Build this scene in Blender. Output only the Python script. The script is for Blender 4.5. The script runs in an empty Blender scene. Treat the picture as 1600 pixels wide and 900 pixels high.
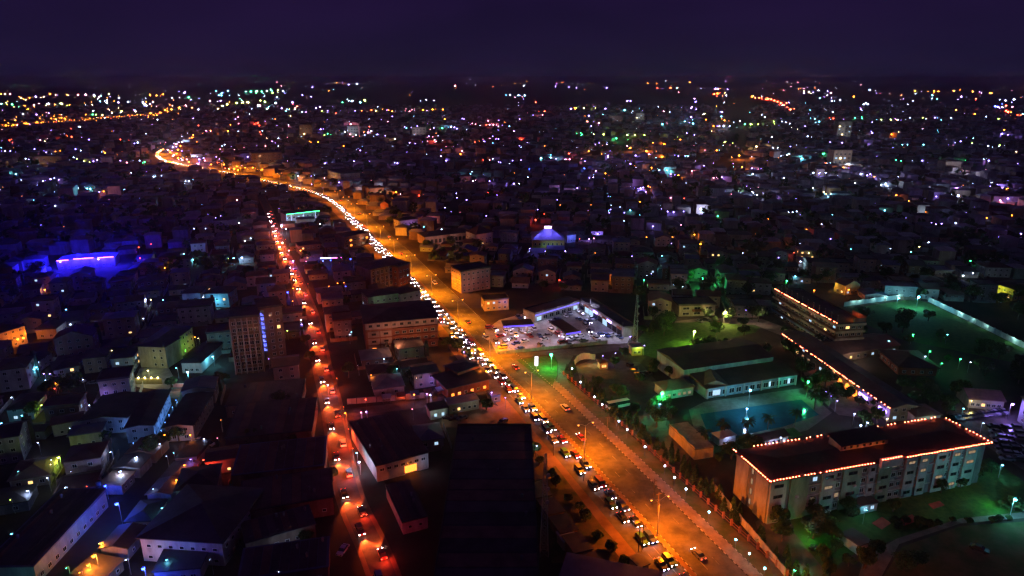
import bpy, math, random
from mathutils import Vector, Matrix
random.seed(11)
sc = bpy.context.scene
C = sc.collection
R = random.random
U = random.uniform

# ------------------------------------------------------------------ camera
CAM_H = 120.0
FPX = 1600 * 24 / 36.0
PITCH = math.atan((450 - 122) / FPX)
cd = bpy.data.cameras.new("camera")
cd.lens = 24.0
cd.sensor_width = 36.0
cd.clip_start = 1.0
cd.clip_end = 60000.0
cam = bpy.data.objects.new("camera", cd)
cam.location = (0, 0, CAM_H)
cam.rotation_euler = (math.pi / 2 - PITCH, 0, 0)
C.objects.link(cam)
sc.camera = cam

# ------------------------------------------------------------------ sky
world = bpy.data.worlds.new("World")
sc.world = world
world.use_nodes = True
nt = world.node_tree
nt.nodes.clear()
wo = nt.nodes.new("ShaderNodeOutputWorld")
bg = nt.nodes.new("ShaderNodeBackground")
sky = nt.nodes.new("ShaderNodeTexSky")
sky.sky_type = 'NISHITA'
sky.sun_disc = False
sky.sun_elevation = math.radians(-7.0)
sky.sun_rotation = math.radians(200.0)
sky.air_density = 1.0
sky.dust_density = 2.0
tint = nt.nodes.new("ShaderNodeMixRGB")
tint.blend_type = 'MULTIPLY'
tint.inputs[0].default_value = 1.0
tint.inputs[2].default_value = (0.9, 0.45, 1.0, 1)
add = nt.nodes.new("ShaderNodeMixRGB")
add.blend_type = 'ADD'
add.inputs[0].default_value = 1.0
add.inputs[2].default_value = (0.13, 0.072, 0.40, 1)
nt.links.new(sky.outputs[0], tint.inputs[1])
nt.links.new(tint.outputs[0], add.inputs[1])
tc = nt.nodes.new("ShaderNodeTexCoord")
sep = nt.nodes.new("ShaderNodeSeparateXYZ")
nt.links.new(tc.outputs["Generated"], sep.inputs[0])
ramp = nt.nodes.new("ShaderNodeValToRGB")
ramp.color_ramp.elements[0].position = 0.0
ramp.color_ramp.elements[0].color = (0.125, 0.090, 0.36, 1)
ramp.color_ramp.elements[1].position = 0.16
ramp.color_ramp.elements[1].color = (0.175, 0.058, 0.47, 1)
nt.links.new(sep.outputs["Z"], ramp.inputs[0])
cl_ = nt.nodes.new("ShaderNodeTexNoise")
cl_.inputs["Scale"].default_value = 2.4
cl_.inputs["Detail"].default_value = 5.0
mpn = nt.nodes.new("ShaderNodeMapping")
mpn.inputs["Scale"].default_value = (1.0, 1.0, 3.5)
nt.links.new(tc.outputs["Generated"], mpn.inputs[0])
nt.links.new(mpn.outputs[0], cl_.inputs["Vector"])
cr = nt.nodes.new("ShaderNodeValToRGB")
cr.color_ramp.elements[0].position = 0.30
cr.color_ramp.elements[0].color = (0.62, 0.74, 0.66, 1)
cr.color_ramp.elements[1].position = 0.70
cr.color_ramp.elements[1].color = (1.12, 1.05, 1.08, 1)
nt.links.new(cl_.outputs["Fac"], cr.inputs[0])
cm = nt.nodes.new("ShaderNodeMixRGB")
cm.blend_type = 'MULTIPLY'
cm.inputs[0].default_value = 1.0
nt.links.new(ramp.outputs[0], cm.inputs[1])
nt.links.new(cr.outputs[0], cm.inputs[2])
nt.links.new(cm.outputs[0], add.inputs[2])
nt.links.new(add.outputs[0], bg.inputs[0])
bg.inputs[1].default_value = 0.088
nt.links.new(bg.outputs[0], wo.inputs[0])

sc.view_settings.view_transform = 'Standard'
sc.view_settings.look = 'None'
sc.view_settings.exposure = 0.0
sc.view_settings.gamma = 1.0
sc.view_settings.use_curve_mapping = False
sc.cycles.use_denoising = True
sc.cycles.use_light_tree = True
sc.cycles.max_bounces = 3
sc.cycles.diffuse_bounces = 1
sc.cycles.glossy_bounces = 1
sc.cycles.transmission_bounces = 1
sc.cycles.volume_bounces = 0
sc.cycles.sample_clamp_indirect = 1.0
sc.cycles.caustics_reflective = False
sc.cycles.caustics_refractive = False
sc.cycles.filter_width = 1.35
sc.cycles.adaptive_threshold = 0.08
sc.cycles.adaptive_min_samples = 16

# ------------------------------------------------------------------ helpers
CP, SP = math.cos(PITCH), math.sin(PITCH)


def g(x, y, z=0.0):
    """the point of the place, at height z, that the photograph shows at pixel x, y (1600 x 900)"""
    dx = (x - 800) / FPX
    dy = (450 - y) / FPX
    d = Vector((dx, CP + dy * SP, -SP + dy * CP))
    t = (z - CAM_H) / d.z
    return Vector((d.x * t, d.y * t, z))


def px(p):
    r = Vector(p) - Vector((0, 0, CAM_H))
    zc = r.y * CP - r.z * SP
    if zc < 1:
        return (-9999, -9999)
    yc = r.y * SP + r.z * CP
    return (800 + FPX * r.x / zc, 450 - FPX * yc / zc)


class MB:
    def __init__(s):
        s.v, s.f, s.m = [], [], []

    def face(s, pts, mi=0):
        n = len(s.v)
        s.v += [tuple(p) for p in pts]
        s.f.append(tuple(range(n, n + len(pts))))
        s.m.append(mi)

    def box(s, x0, x1, y0, y1, z0, z1, mi=0):
        n = len(s.v)
        s.v += [(x0, y0, z0), (x1, y0, z0), (x1, y1, z0), (x0, y1, z0), (x0, y0, z1), (x1, y0, z1), (x1, y1, z1), (x0, y1, z1)]
        for q in ((0, 3, 2, 1), (4, 5, 6, 7), (0, 1, 5, 4), (1, 2, 6, 5), (2, 3, 7, 6), (3, 0, 4, 7)):
            s.f.append(tuple(n + i for i in q))
            s.m.append(mi)

    def obox(s, a, b, w, z0, z1, mi=0):
        """box along the ground segment a-b, width w"""
        a, b = Vector(a[:2]), Vector(b[:2])
        e = (b - a).normalized()
        p = Vector((-e.y, e.x)) * w / 2
        q = [a - p, b - p, b + p, a + p]
        s.prism([(k.x, k.y) for k in q], z0, z1, mi)

    def prism(s, poly, z0, z1, mi=0, mtop=None):
        n = len(s.v)
        k = len(poly)
        s.v += [(p[0], p[1], z0) for p in poly] + [(p[0], p[1], z1) for p in poly]
        s.f.append(tuple(n + k + i for i in range(k)))
        s.m.append(mi if mtop is None else mtop)
        for i in range(k):
            j = (i + 1) % k
            s.f.append((n + i, n + j, n + k + j, n + k + i))
            s.m.append(mi)

    def tube(s, p, q, r0, r1=None, k=6, mi=0):
        r1 = r0 if r1 is None else r1
        p, q = Vector(p), Vector(q)
        d = (q - p).normalized()
        a = d.orthogonal().normalized()
        b = d.cross(a)
        n = len(s.v)
        for c, r in ((p, r0), (q, r1)):
            for i in range(k):
                t = 2 * math.pi * i / k
                s.v.append(tuple(c + a * math.cos(t) * r + b * math.sin(t) * r))
        for i in range(k):
            j = (i + 1) % k
            s.f.append((n + i, n + j, n + k + j, n + k + i))
            s.m.append(mi)
        s.f.append(tuple(n + k + i for i in range(k)))
        s.m.append(mi)

    def ball(s, c, r, mi=0, ky=1.0):
        n = len(s.v)
        c = Vector(c)
        s.v += [tuple(c + Vector(o)) for o in ((r, 0, 0), (0, r, 0), (-r, 0, 0), (0, -r, 0), (0, 0, r * ky), (0, 0, -r * ky))]
        for q in ((0, 1, 4), (1, 2, 4), (2, 3, 4), (3, 0, 4), (1, 0, 5), (2, 1, 5), (3, 2, 5), (0, 3, 5)):
            s.f.append(tuple(n + i for i in q))
            s.m.append(mi)

    def sphere(s, c, r, mi=0, ku=10, kv=6):
        n = len(s.v)
        for j in range(kv + 1):
            t = math.pi * j / kv
            for i in range(ku):
                a = 2 * math.pi * i / ku
                s.v.append((c[0] + r * math.sin(t) * math.cos(a), c[1] + r * math.sin(t) * math.sin(a), c[2] + r * math.cos(t)))
        for j in range(kv):
            for i in range(ku):
                k = (i + 1) % ku
                s.f.append((n + j * ku + i, n + (j + 1) * ku + i, n + (j + 1) * ku + k, n + j * ku + k))
                s.m.append(mi)

    def mesh(s, name, mats):
        me = bpy.data.meshes.new(name)
        me.from_pydata(s.v, [], s.f)
        for m in (mats if isinstance(mats, (list, tuple)) else [mats]):
            me.materials.append(M[m] if isinstance(m, str) else m)
        if any(s.m):
            me.polygons.foreach_set("material_index", s.m)
        me.update()
        return me


def ob(name, me, parent=None, loc=(0, 0, 0), rz=0.0, scale=None):
    o = bpy.data.objects.new(name, me)
    C.objects.link(o)
    o.location = loc
    if rz:
        o.rotation_euler = (0, 0, rz)
    if scale:
        o.scale = scale
    if parent:
        o.parent = parent
    return o


AUTO = []


def thing(name, label, cat, loc, rz=0.0, group=None, auto=None):
    """auto: the key to count by when several share the wording ('left' or 'bottom')"""
    o = ob(name, None, None, loc, rz)
    o.empty_display_size = 0.5
    return tag(o, label, cat, group, auto)


def tag(o, label, cat, group=None, auto=None):
    o["label"] = label
    o["category"] = cat
    if group:
        o["group"] = group
    if auto:
        AUTO.append((o, label, auto))
    return o


def struct(name, me):
    o = ob(name, me)
    o["kind"] = "structure"
    return o


def stuff(name, me, label, cat, parent=None):
    o = ob(name, me, parent)
    o["kind"] = "stuff"
    if parent is None:
        o["label"] = label
        o["category"] = cat
    return o


LCACHE = {}


def light(parent, loc, col, power, rad=0.25, spot=None, aim=None):
    k = (col, round(power, 1), rad, spot)
    ld = LCACHE.get(k)
    if ld is None:
        ld = bpy.data.lights.new("lamp_light", 'SPOT' if spot else 'POINT')
        ld.color = COL[col] if isinstance(col, str) else col
        ld.energy = power
        ld.shadow_soft_size = rad
        if spot:
            ld.spot_size = math.radians(spot)
            ld.spot_blend = 0.6
        LCACHE[k] = ld
    o = bpy.data.objects.new("lamp_light", ld)
    C.objects.link(o)
    o.location = loc
    if aim is None and spot:
        aim = (0, 0, -1)
    if aim is not None:
        o.rotation_euler = (Vector(aim)).to_track_quat('-Z', 'Y').to_euler()
    o.parent = parent
    return o


# ------------------------------------------------------------------ materials
M = {}


def pmat(name, c1, c2=None, scale=0.3, rough=0.85, spec=0.2, bump=0.0, detail=4.0, stretch=None, metal=0.0):
    m = bpy.data.materials.new(name)
    m.use_nodes = True
    t = m.node_tree
    b = t.nodes["Principled BSDF"]
    b.inputs["Roughness"].default_value = rough
    b.inputs["Specular IOR Level"].default_value = spec
    b.inputs["Metallic"].default_value = metal
    b.inputs["Base Color"].default_value = (*c1, 1)
    if c2:
        geo = t.nodes.new("ShaderNodeNewGeometry")
        src = geo.outputs["Position"]
        if stretch:
            mp = t.nodes.new("ShaderNodeMapping")
            mp.inputs["Scale"].default_value = stretch
            t.links.new(src, mp.inputs[0])
            src = mp.outputs[0]
        n = t.nodes.new("ShaderNodeTexNoise")
        n.inputs["Scale"].default_value = scale
        n.inputs["Detail"].default_value = detail
        n.inputs["Roughness"].default_value = 0.65
        r = t.nodes.new("ShaderNodeValToRGB")
        r.color_ramp.elements[0].position = 0.36
        r.color_ramp.elements[1].position = 0.64
        r.color_ramp.elements[0].color = (*c1, 1)
        r.color_ramp.elements[1].color = (*c2, 1)
        t.links.new(src, n.inputs["Vector"])
        t.links.new(n.outputs["Fac"], r.inputs[0])
        t.links.new(r.outputs[0], b.inputs["Base Color"])
        if bump:
            bp = t.nodes.new("ShaderNodeBump")
            bp.inputs["Strength"].default_value = bump
            bp.inputs["Distance"].default_value = 0.1
            t.links.new(n.outputs["Fac"], bp.inputs["Height"])
            t.links.new(bp.outputs[0], b.inputs["Normal"])
    M[name] = m
    return m


def emat(name, col, strength, sampling=None):
    m = bpy.data.materials.new(name)
    m.use_nodes = True
    t = m.node_tree
    t.nodes.clear()
    o = t.nodes.new("ShaderNodeOutputMaterial")
    e = t.nodes.new("ShaderNodeEmission")
    e.inputs[0].default_value = (*col, 1)
    e.inputs[1].default_value = strength
    t.links.new(e.outputs[0], o.inputs[0])
    if sampling:
        m.cycles.emission_sampling = sampling
    M[name] = m
    return m


COL = dict(W=(0.45, 0.60, 1.0), V=(0.30, 0.18, 1.0), B=(0.03, 0.07, 1.0), C=(0.14, 0.72, 1.0), G=(0.04, 1.0, 0.26),
           L=(0.62, 1.0, 0.12), O=(1.0, 0.22, 0.015), S=(1.0, 0.25, 0.015), R=(1.0, 0.05, 0.02), P=(1.0, 0.22, 0.36), Y=(1.0, 0.70, 0.28))
CNAME = dict(W="blue-white", V="violet", B="deep blue", C="cyan", G="green", L="lime", O="orange", S="sodium orange", R="red", P="pink", Y="warm yellow")
for k, c in COL.items():
    emat("bulb" + k, c, 22.0, 'NONE')      # a bulb whose light is carried by its own lamp object
    emat("glow" + k, c, 9.0)               # lit panes, neon, signs
    emat("far" + k, c, 30.0, 'NONE')               # lamps of the far districts
    emat("vfar" + k, c, 90.0, 'NONE')              # floodlights out towards the horizon
emat("headlamp", (1.0, 0.72, 0.66), 70.0, 'NONE')
emat("headlampV", (0.78, 0.62, 1.0), 70.0, 'NONE')
emat("tailamp", (1.0, 0.05, 0.02), 14.0, 'NONE')
emat("string_bulb", (1.0, 0.11, 0.05), 48.0, 'NONE')
emat("neon_blue", (0.06, 0.06, 1.0), 40.0)
emat("neon_pink", (1.0, 0.12, 0.55), 14.0)
emat("neon_green", (0.05, 1.0, 0.25), 7.0)
emat("warm_pane", (1.0, 0.55, 0.18), 2.2)
emat("cool_pane", (0.5, 0.75, 1.0), 1.1)
emat("green_pane", (0.2, 1.0, 0.08), 2.2)
emat("orange_pane", (1.0, 0.25, 0.03), 3.2)
emat("dim_pane", (0.9, 0.6, 0.35), 0.35)

pmat("earth", (0.03, 0.024, 0.02), (0.07, 0.05, 0.038), 0.05, 0.95, 0.1, 0.3)
pmat("dirt", (0.13, 0.075, 0.045), (0.24, 0.15, 0.09), 0.12, 0.95, 0.1, 0.5)
pmat("asphalt", (0.034, 0.032, 0.031), (0.105, 0.098, 0.092), 0.16, 0.8, 0.3, 0.2, 8.0)
pmat("asphalt_old", (0.06, 0.052, 0.045), (0.12, 0.10, 0.085), 0.22, 0.85, 0.2, 0.3)
pmat("concrete", (0.20, 0.19, 0.18), (0.32, 0.31, 0.29), 0.25, 0.85, 0.2, 0.2)
pmat("paving", (0.13, 0.10, 0.08), (0.21, 0.16, 0.13), 0.4, 0.85, 0.2, 0.2)
pmat("lawn", (0.03, 0.075, 0.018), (0.07, 0.12, 0.03), 0.5, 0.95, 0.05, 0.8)
pmat("lawn_worn", (0.05, 0.07, 0.02), (0.12, 0.09, 0.045), 0.18, 0.95, 0.05, 0.8)
pmat("kerb_white", (0.16, 0.15, 0.14), (0.42, 0.40, 0.37), 0.35)
pmat("kerb_black", (0.03, 0.03, 0.03), (0.05, 0.05, 0.05), 1.0)
pmat("paint_line", (0.07, 0.068, 0.065), (0.34, 0.33, 0.31), 0.25)
pmat("leaf", (0.035, 0.07, 0.018), (0.07, 0.12, 0.03), 0.9, 0.7, 0.2)
pmat("leaf_dark", (0.02, 0.045, 0.014), (0.045, 0.08, 0.022), 0.9, 0.7, 0.2)
pmat("bark", (0.08, 0.06, 0.045), (0.14, 0.10, 0.075), 2.0)
pmat("steel", (0.30, 0.30, 0.31), (0.42, 0.42, 0.43), 1.2, 0.5, 0.4, metal=0.5)
pmat("dark_steel", (0.07, 0.07, 0.075), (0.12, 0.12, 0.12), 1.2, 0.55, 0.4, metal=0.3)
pmat("glass_dark", (0.02, 0.022, 0.028), None, rough=0.15, spec=0.6)
pmat("rubber", (0.02, 0.02, 0.02), None, rough=0.9)
pmat("pool_water", (0.004, 0.07, 0.10), (0.01, 0.11, 0.14), 0.15, 0.12, 0.5, 0.15)
pmat("tarp_red", (0.30, 0.04, 0.03), (0.42, 0.08, 0.05), 0.5)
pmat("frame_white", (0.6, 0.6, 0.58), None)
pmat("frame_dark", (0.12, 0.10, 0.09), None)
for nm, a, b in (("wall_white", (0.58, 0.56, 0.54), (0.72, 0.70, 0.68)), ("wall_cream", (0.50, 0.43, 0.32), (0.62, 0.55, 0.42)),
                 ("wall_grey", (0.30, 0.30, 0.31), (0.42, 0.42, 0.42)), ("wall_brown", (0.26, 0.17, 0.12), (0.36, 0.25, 0.18)),
                 ("wall_terracotta", (0.36, 0.12, 0.07), (0.46, 0.18, 0.11)), ("wall_pink", (0.52, 0.36, 0.33), (0.62, 0.46, 0.42)),
                 ("wall_green", (0.30, 0.42, 0.28), (0.42, 0.54, 0.38)), ("wall_blue", (0.30, 0.42, 0.50), (0.42, 0.54, 0.62)),
                 ("wall_yellow", (0.55, 0.42, 0.14), (0.68, 0.54, 0.22))):
    a, b = tuple(0.5 * v for v in a), tuple(0.68 * v for v in b)
    pmat(nm, a, b, 0.35, 0.88, 0.15, 0.1, 6.0, (1, 1, 0.35))
for nm, a, b in (("roof_rust", (0.10, 0.06, 0.045), (0.20, 0.12, 0.085)), ("roof_grey", (0.13, 0.13, 0.14), (0.22, 0.22, 0.235)),
                 ("roof_dark", (0.06, 0.055, 0.055), (0.11, 0.10, 0.10)), ("roof_red", (0.055, 0.026, 0.022), (0.11, 0.05, 0.04)),
                 ("roof_blue", (0.07, 0.09, 0.15), (0.12, 0.14, 0.22)), ("roof_pale", (0.26, 0.26, 0.26), (0.38, 0.38, 0.37)),
                 ("roof_tar", (0.035, 0.033, 0.035), (0.075, 0.07, 0.07))):
    pmat(nm, a, b, 0.16, 0.7, 0.25, 0.1, 7.0)
CARPAINT = {}
for nm, c in (("black", (0.012, 0.012, 0.014)), ("silver", (0.42, 0.43, 0.45)), ("white", (0.7, 0.7, 0.7)), ("grey", (0.14, 0.14, 0.15)),
              ("dark red", (0.25, 0.02, 0.02)), ("blue", (0.03, 0.05, 0.22)), ("yellow", (0.75, 0.48, 0.04)), ("green", (0.04, 0.14, 0.07))):
    CARPAINT[nm] = pmat("paint_" + nm.replace(" ", "_"), c, None, rough=0.28, spec=0.5)

# ------------------------------------------------------------------ ground and roads
mb = MB()
mb.face([(-24000, -500, 0), (24000, -500, 0), (24000, 30000, 0), (-24000, 30000, 0)])
struct("ground", mb.mesh("ground", "earth"))


def patch(name, pts, z, m, world=False):
    q = [Vector((p[0], p[1], z)) if world else g(p[0], p[1], z) for p in pts]
    area = sum(q[i].x * q[(i + 1) % len(q)].y - q[(i + 1) % len(q)].x * q[i].y for i in range(len(q)))
    if area < 0:
        q.reverse()
    b = MB()
    b.face(q)
    return struct(name, b.mesh(name, m))


def spline(pts, step):
    P = [Vector((p[0], p[1], 0)) for p in pts]
    P = [P[0] * 2 - P[1]] + P + [P[-1] * 2 - P[-2]]
    out = []
    for i in range(1, len(P) - 2):
        a, b, c, d = P[i - 1:i + 3]
        k = max(2, int((c - b).length / step))
        for j in range(k):
            t = j / k
            out.append(0.5 * ((2 * b) + (c - a) * t + (2 * a - 5 * b + 4 * c - d) * t * t + (3 * b - a - 3 * c + d) * t * t * t))
    out.append(P[-2])
    return out


class Path:
    def __init__(s, pts, step=4.0):
        s.p = spline(pts, step)
        s.d = [0.0]
        for a, b in zip(s.p, s.p[1:]):
            s.d.append(s.d[-1] + (b - a).length)
        s.len = s.d[-1]
        s.n = []
        for i in range(len(s.p)):
            e = (s.p[min(i + 1, len(s.p) - 1)] - s.p[max(i - 1, 0)]).normalized()
            s.n.append(Vector((e.y, -e.x, 0)))      # to the right when walking away from the camera

    def at(s, t, off=0.0, z=0.0):
        import bisect
        i = min(max(bisect.bisect(s.d, t) - 1, 0), len(s.p) - 2)
        f = (t - s.d[i]) / max(1e-6, s.d[i + 1] - s.d[i])
        n = s.n[i].lerp(s.n[i + 1], f)
        q = s.p[i].lerp(s.p[i + 1], f) + n * off
        return Vector((q.x, q.y, z)), n

    def strip(s, b, o0, o1, z, mi=0, t0=0, t1=None, step=6.0):
        t1 = s.len if t1 is None else t1
        k = max(1, int((t1 - t0) / step))
        pr = None
        for i in range(k + 1):
            t = t0 + (t1 - t0) * i / k
            a, c = s.at(t, o0, z)[0], s.at(t, o1, z)[0]
            if pr:
                b.face([pr[0], pr[1], c, a], mi)
            pr = (a, c)

    def dist(s, p):
        return min(((p[0] - q.x) ** 2 + (p[1] - q.y) ** 2) for q in s.p[::3]) ** 0.5


AV = Path([(62, 100), (45.9, 143), (39.8, 159), (24.1, 200.3), (7.6, 242.1), (-9.9, 283.6), (-27.7, 330.2), (-46.2, 376.2), (-64.6, 422), (-83, 468),
           (-102, 514), (-121, 561), (-142, 609), (-173, 679), (-205, 735), (-252, 790), (-312, 850), (-380, 915), (-450, 975), (-520, 1045),
           (-575, 1130), (-620, 1250), (-660, 1400), (-720, 1560)])
SIDE = Path([(-22, 118), (-32.3, 143.2), (-37.9, 155.5), (-49.4, 179.3), (-63, 218.8), (-71.8, 244.4), (-80.9, 269), (-91, 298.3), (-107.5, 343.8),
             (-138.6, 418), (-170, 490), (-211, 591), (-235, 650), (-270, 730)])
CROSS = Path([tuple(g(*q)[:2]) for q in ((522, 650), (560, 643), (620, 636), (680, 628), (730, 616), (775, 604))], 3.0)
LANE = Path([tuple(g(*q)[:2]) for q in ((70, 930), (118, 890), (165, 840), (205, 790), (245, 745), (280, 705))], 3.0)
FARHWY = Path([(-2600, 1500), (-1375, 1882), (-1295, 2187), (-1250, 2465), (-1150, 2900), (-900, 3300)], 20.0)

b = MB()
AV.strip(b, -9.2, -0.9, 0.05)
AV.strip(b, 0.9, 12.6, 0.05)
struct("road", b.mesh("road", "asphalt"))
b = MB()
AV.strip(b, -14.0, -9.2, 0.03, t1=900)
struct("dirt_shoulder", b.mesh("dirt_shoulder", "dirt"))
b = MB()
AV.strip(b, -0.75, 0.75, 0.19)
struct("median_strip", b.mesh("median_strip", "dirt"))
b = MB()
AV.strip(b, 12.85, 16.2, 0.14, t1=175)
struct("footpath", b.mesh("footpath", "paving"))
b = MB()
AV.strip(b, 16.4, 21.5, 0.04, t1=165)
struct("grass_verge", b.mesh("grass_verge", "lawn_worn"))
b = MB()
SIDE.strip(b, -2.9, 2.9, 0.05)
struct("side_street", b.mesh("side_street", "asphalt_old"))
b = MB()
SIDE.strip(b, -4.2, -2.9, 0.03)
SIDE.strip(b, 2.9, 4.2, 0.03)
struct("side_street_verge", b.mesh("side_street_verge", "dirt"))
b = MB()
CROSS.strip(b, -3.2, 3.2, 0.06)
struct("market_street", b.mesh("market_street", "asphalt_old"))
b = MB()
LANE.strip(b, -2.6, 2.6, 0.05)
struct("back_lane", b.mesh("back_lane", "earth"))
b = MB()
FARHWY.strip(b, -14, 14, 0.05, step=60)
struct("far_highway", b.mesh("far_highway", "asphalt"))

# striped kerbs: real blocks, alternately white and black, with joints
for off, t1 in ((12.72, 420), (-0.82, 620), (0.82, 620), (16.3, 165)):
    b = MB()
    t, k = 0.0, 0
    while t < t1:
        a, c = AV.at(t + 0.03, off)[0], AV.at(t + 0.97, off)[0]
        b.obox(a, c, 0.25 if off != 16.3 else 0.2, 0.0, 0.2, k % 2)
        t += 1.0
        k += 1
    struct("kerb", b.mesh("kerb", ["kerb_white", "kerb_black"]))
# lane dashes
for off in (-3.6, -6.3, 4.7, 8.6):
    b = MB()
    t = 2.0
    while t < 600:
        a, c = AV.at(t, off)[0], AV.at(t + 3.0, off)[0]
        if R() < 0.8:
            b.obox(a, c, 0.14, 0.06, 0.064)
        t += 9.0 + U(-0.4, 0.4)
    struct("lane_marking", b.mesh("lane_marking", "paint_line"))

patch("slip_road", [(842, 553), (880, 546), (896, 556), (886, 572), (886, 592), (896, 614), (916, 638), (940, 664), (962, 694), (950, 694), (925, 672),
                    (890, 640), (868, 614), (863, 606), (872, 588), (872, 566), (866, 556)], 0.065, "asphalt")
patch("traffic_island", [(806, 562), (866, 555), (871, 568), (870, 588), (862, 604), (845, 592)], 0.16, "lawn")
patch("forecourt", [(757, 516), (780, 500), (826, 488), (905, 470), (950, 492), (985, 526), (980, 536), (930, 539), (855, 546), (776, 552)], 0.07, "concrete")
patch("access_road", [(776, 554), (860, 548), (960, 539), (985, 545), (905, 556), (860, 552), (806, 561)], 0.06, "asphalt_old")
patch("hotel_drive", [(900, 572), (930, 560), (1000, 566), (1035, 606), (1046, 640), (1040, 664), (1078, 712), (1060, 740), (1000, 690), (940, 632), (906, 592)], 0.05, "asphalt_old")
patch("front_lawn", [(985, 548), (1010, 512), (1100, 498), (1200, 500), (1180, 520), (1130, 530), (1080, 545), (1025, 560)], 0.05, "lawn")
patch("hotel_lane", [(1030, 505), (1095, 497), (1190, 498), (1250, 520), (1230, 528), (1180, 508), (1095, 503)], 0.06, "paving")
patch("pool_terrace", [(1076, 640), (1100, 628), (1255, 606), (1300, 645), (1262, 672), (1130, 706), (1090, 690)], 0.06, "paving")
patch("pool_lawn", [(1100, 700), (1150, 688), (1240, 668), (1255, 680), (1165, 702), (1120, 712)], 0.08, "lawn")
patch("service_yard", [(1250, 560), (1300, 572), (1400, 640), (1360, 655), (1310, 648), (1262, 606)], 0.055, "paving")
patch("garden_lawn", [(1200, 800), (1300, 790), (1420, 762), (1545, 715), (1600, 752), (1640, 800), (1500, 812), (1400, 842), (1330, 868), (1280, 905), (1215, 905)], 0.05, "lawn")
patch("garden_path", [(1640, 806), (1500, 818), (1405, 850), (1375, 905), (1340, 905), (1350, 872), (1400, 842), (1500, 810), (1640, 796)], 0.06, "paving")
patch("dark_field", [(1378, 905), (1410, 854), (1500, 822), (1640, 812), (1640, 905)], 0.045, "lawn_worn")
patch("tarmac_yard", [(1180, 815), (1215, 800), (1300, 905), (1210, 905)], 0.065, "asphalt_old")
patch("walled_lawn", [(1330, 482), (1430, 467), (1452, 474), (1600, 545), (1600, 570), (1480, 545), (1400, 528), (1350, 505)], 0.05, "lawn")
patch("vacant_lot", [(848, 735), (868, 728), (940, 822), (965, 850), (930, 862), (880, 880), (862, 880)], 0.05, "lawn_worn")  # shade of the roadside strip is put into this darker ground material
patch("dirt_yard", [(690, 648), (752, 628), (802, 640), (862, 700), (872, 722), (826, 702), (790, 668), (690, 668)], 0.04, "dirt")
patch("green_yard", [(206, 604), (218, 576), (262, 572), (275, 596), (262, 610)], 0.05, "concrete")
patch("wide_back_street", [(150, 612), (205, 606), (270, 612), (330, 607), (330, 616), (268, 622), (170, 622)], 0.05, "dirt")
patch("car_park", [(1490, 650), (1600, 640), (1700, 700), (1700, 790), (1600, 735), (1530, 690)], 0.05, "asphalt_old")

# ------------------------------------------------------------------ buildings
FOOT = []       # footprints already taken: (centre x, y, radius)
WCACHE = {}


def window_mesh(w, h, pane, frame="frame_white"):
    k = (round(w, 1), round(h, 1), pane, frame)
    if k in WCACHE:
        return WCACHE[k]
    w, h = k[0], k[1]
    b = MB()
    f = 0.10
    b.box(-w / 2, w / 2, -0.07, 0.0, 0, f, 0)
    b.box(-w / 2, w / 2, -0.07, 0.0, h - f, h, 0)
    b.box(-w / 2, -w / 2 + f, -0.069, 0.0, f, h - f, 0)
    b.box(w / 2 - f, w / 2, -0.069, 0.0, f, h - f, 0)
    if w > 1.3:
        b.box(-f / 3, f / 3, -0.06, 0.0, f, h - f, 0)
    b.face([(-w / 2 + f, -0.02, f), (w / 2 - f, -0.02, f), (w / 2 - f, -0.02, h - f), (-w / 2 + f, -0.02, h - f)], 1)
    WCACHE[k] = b.mesh("window", [frame, pane])
    return WCACHE[k]


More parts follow.
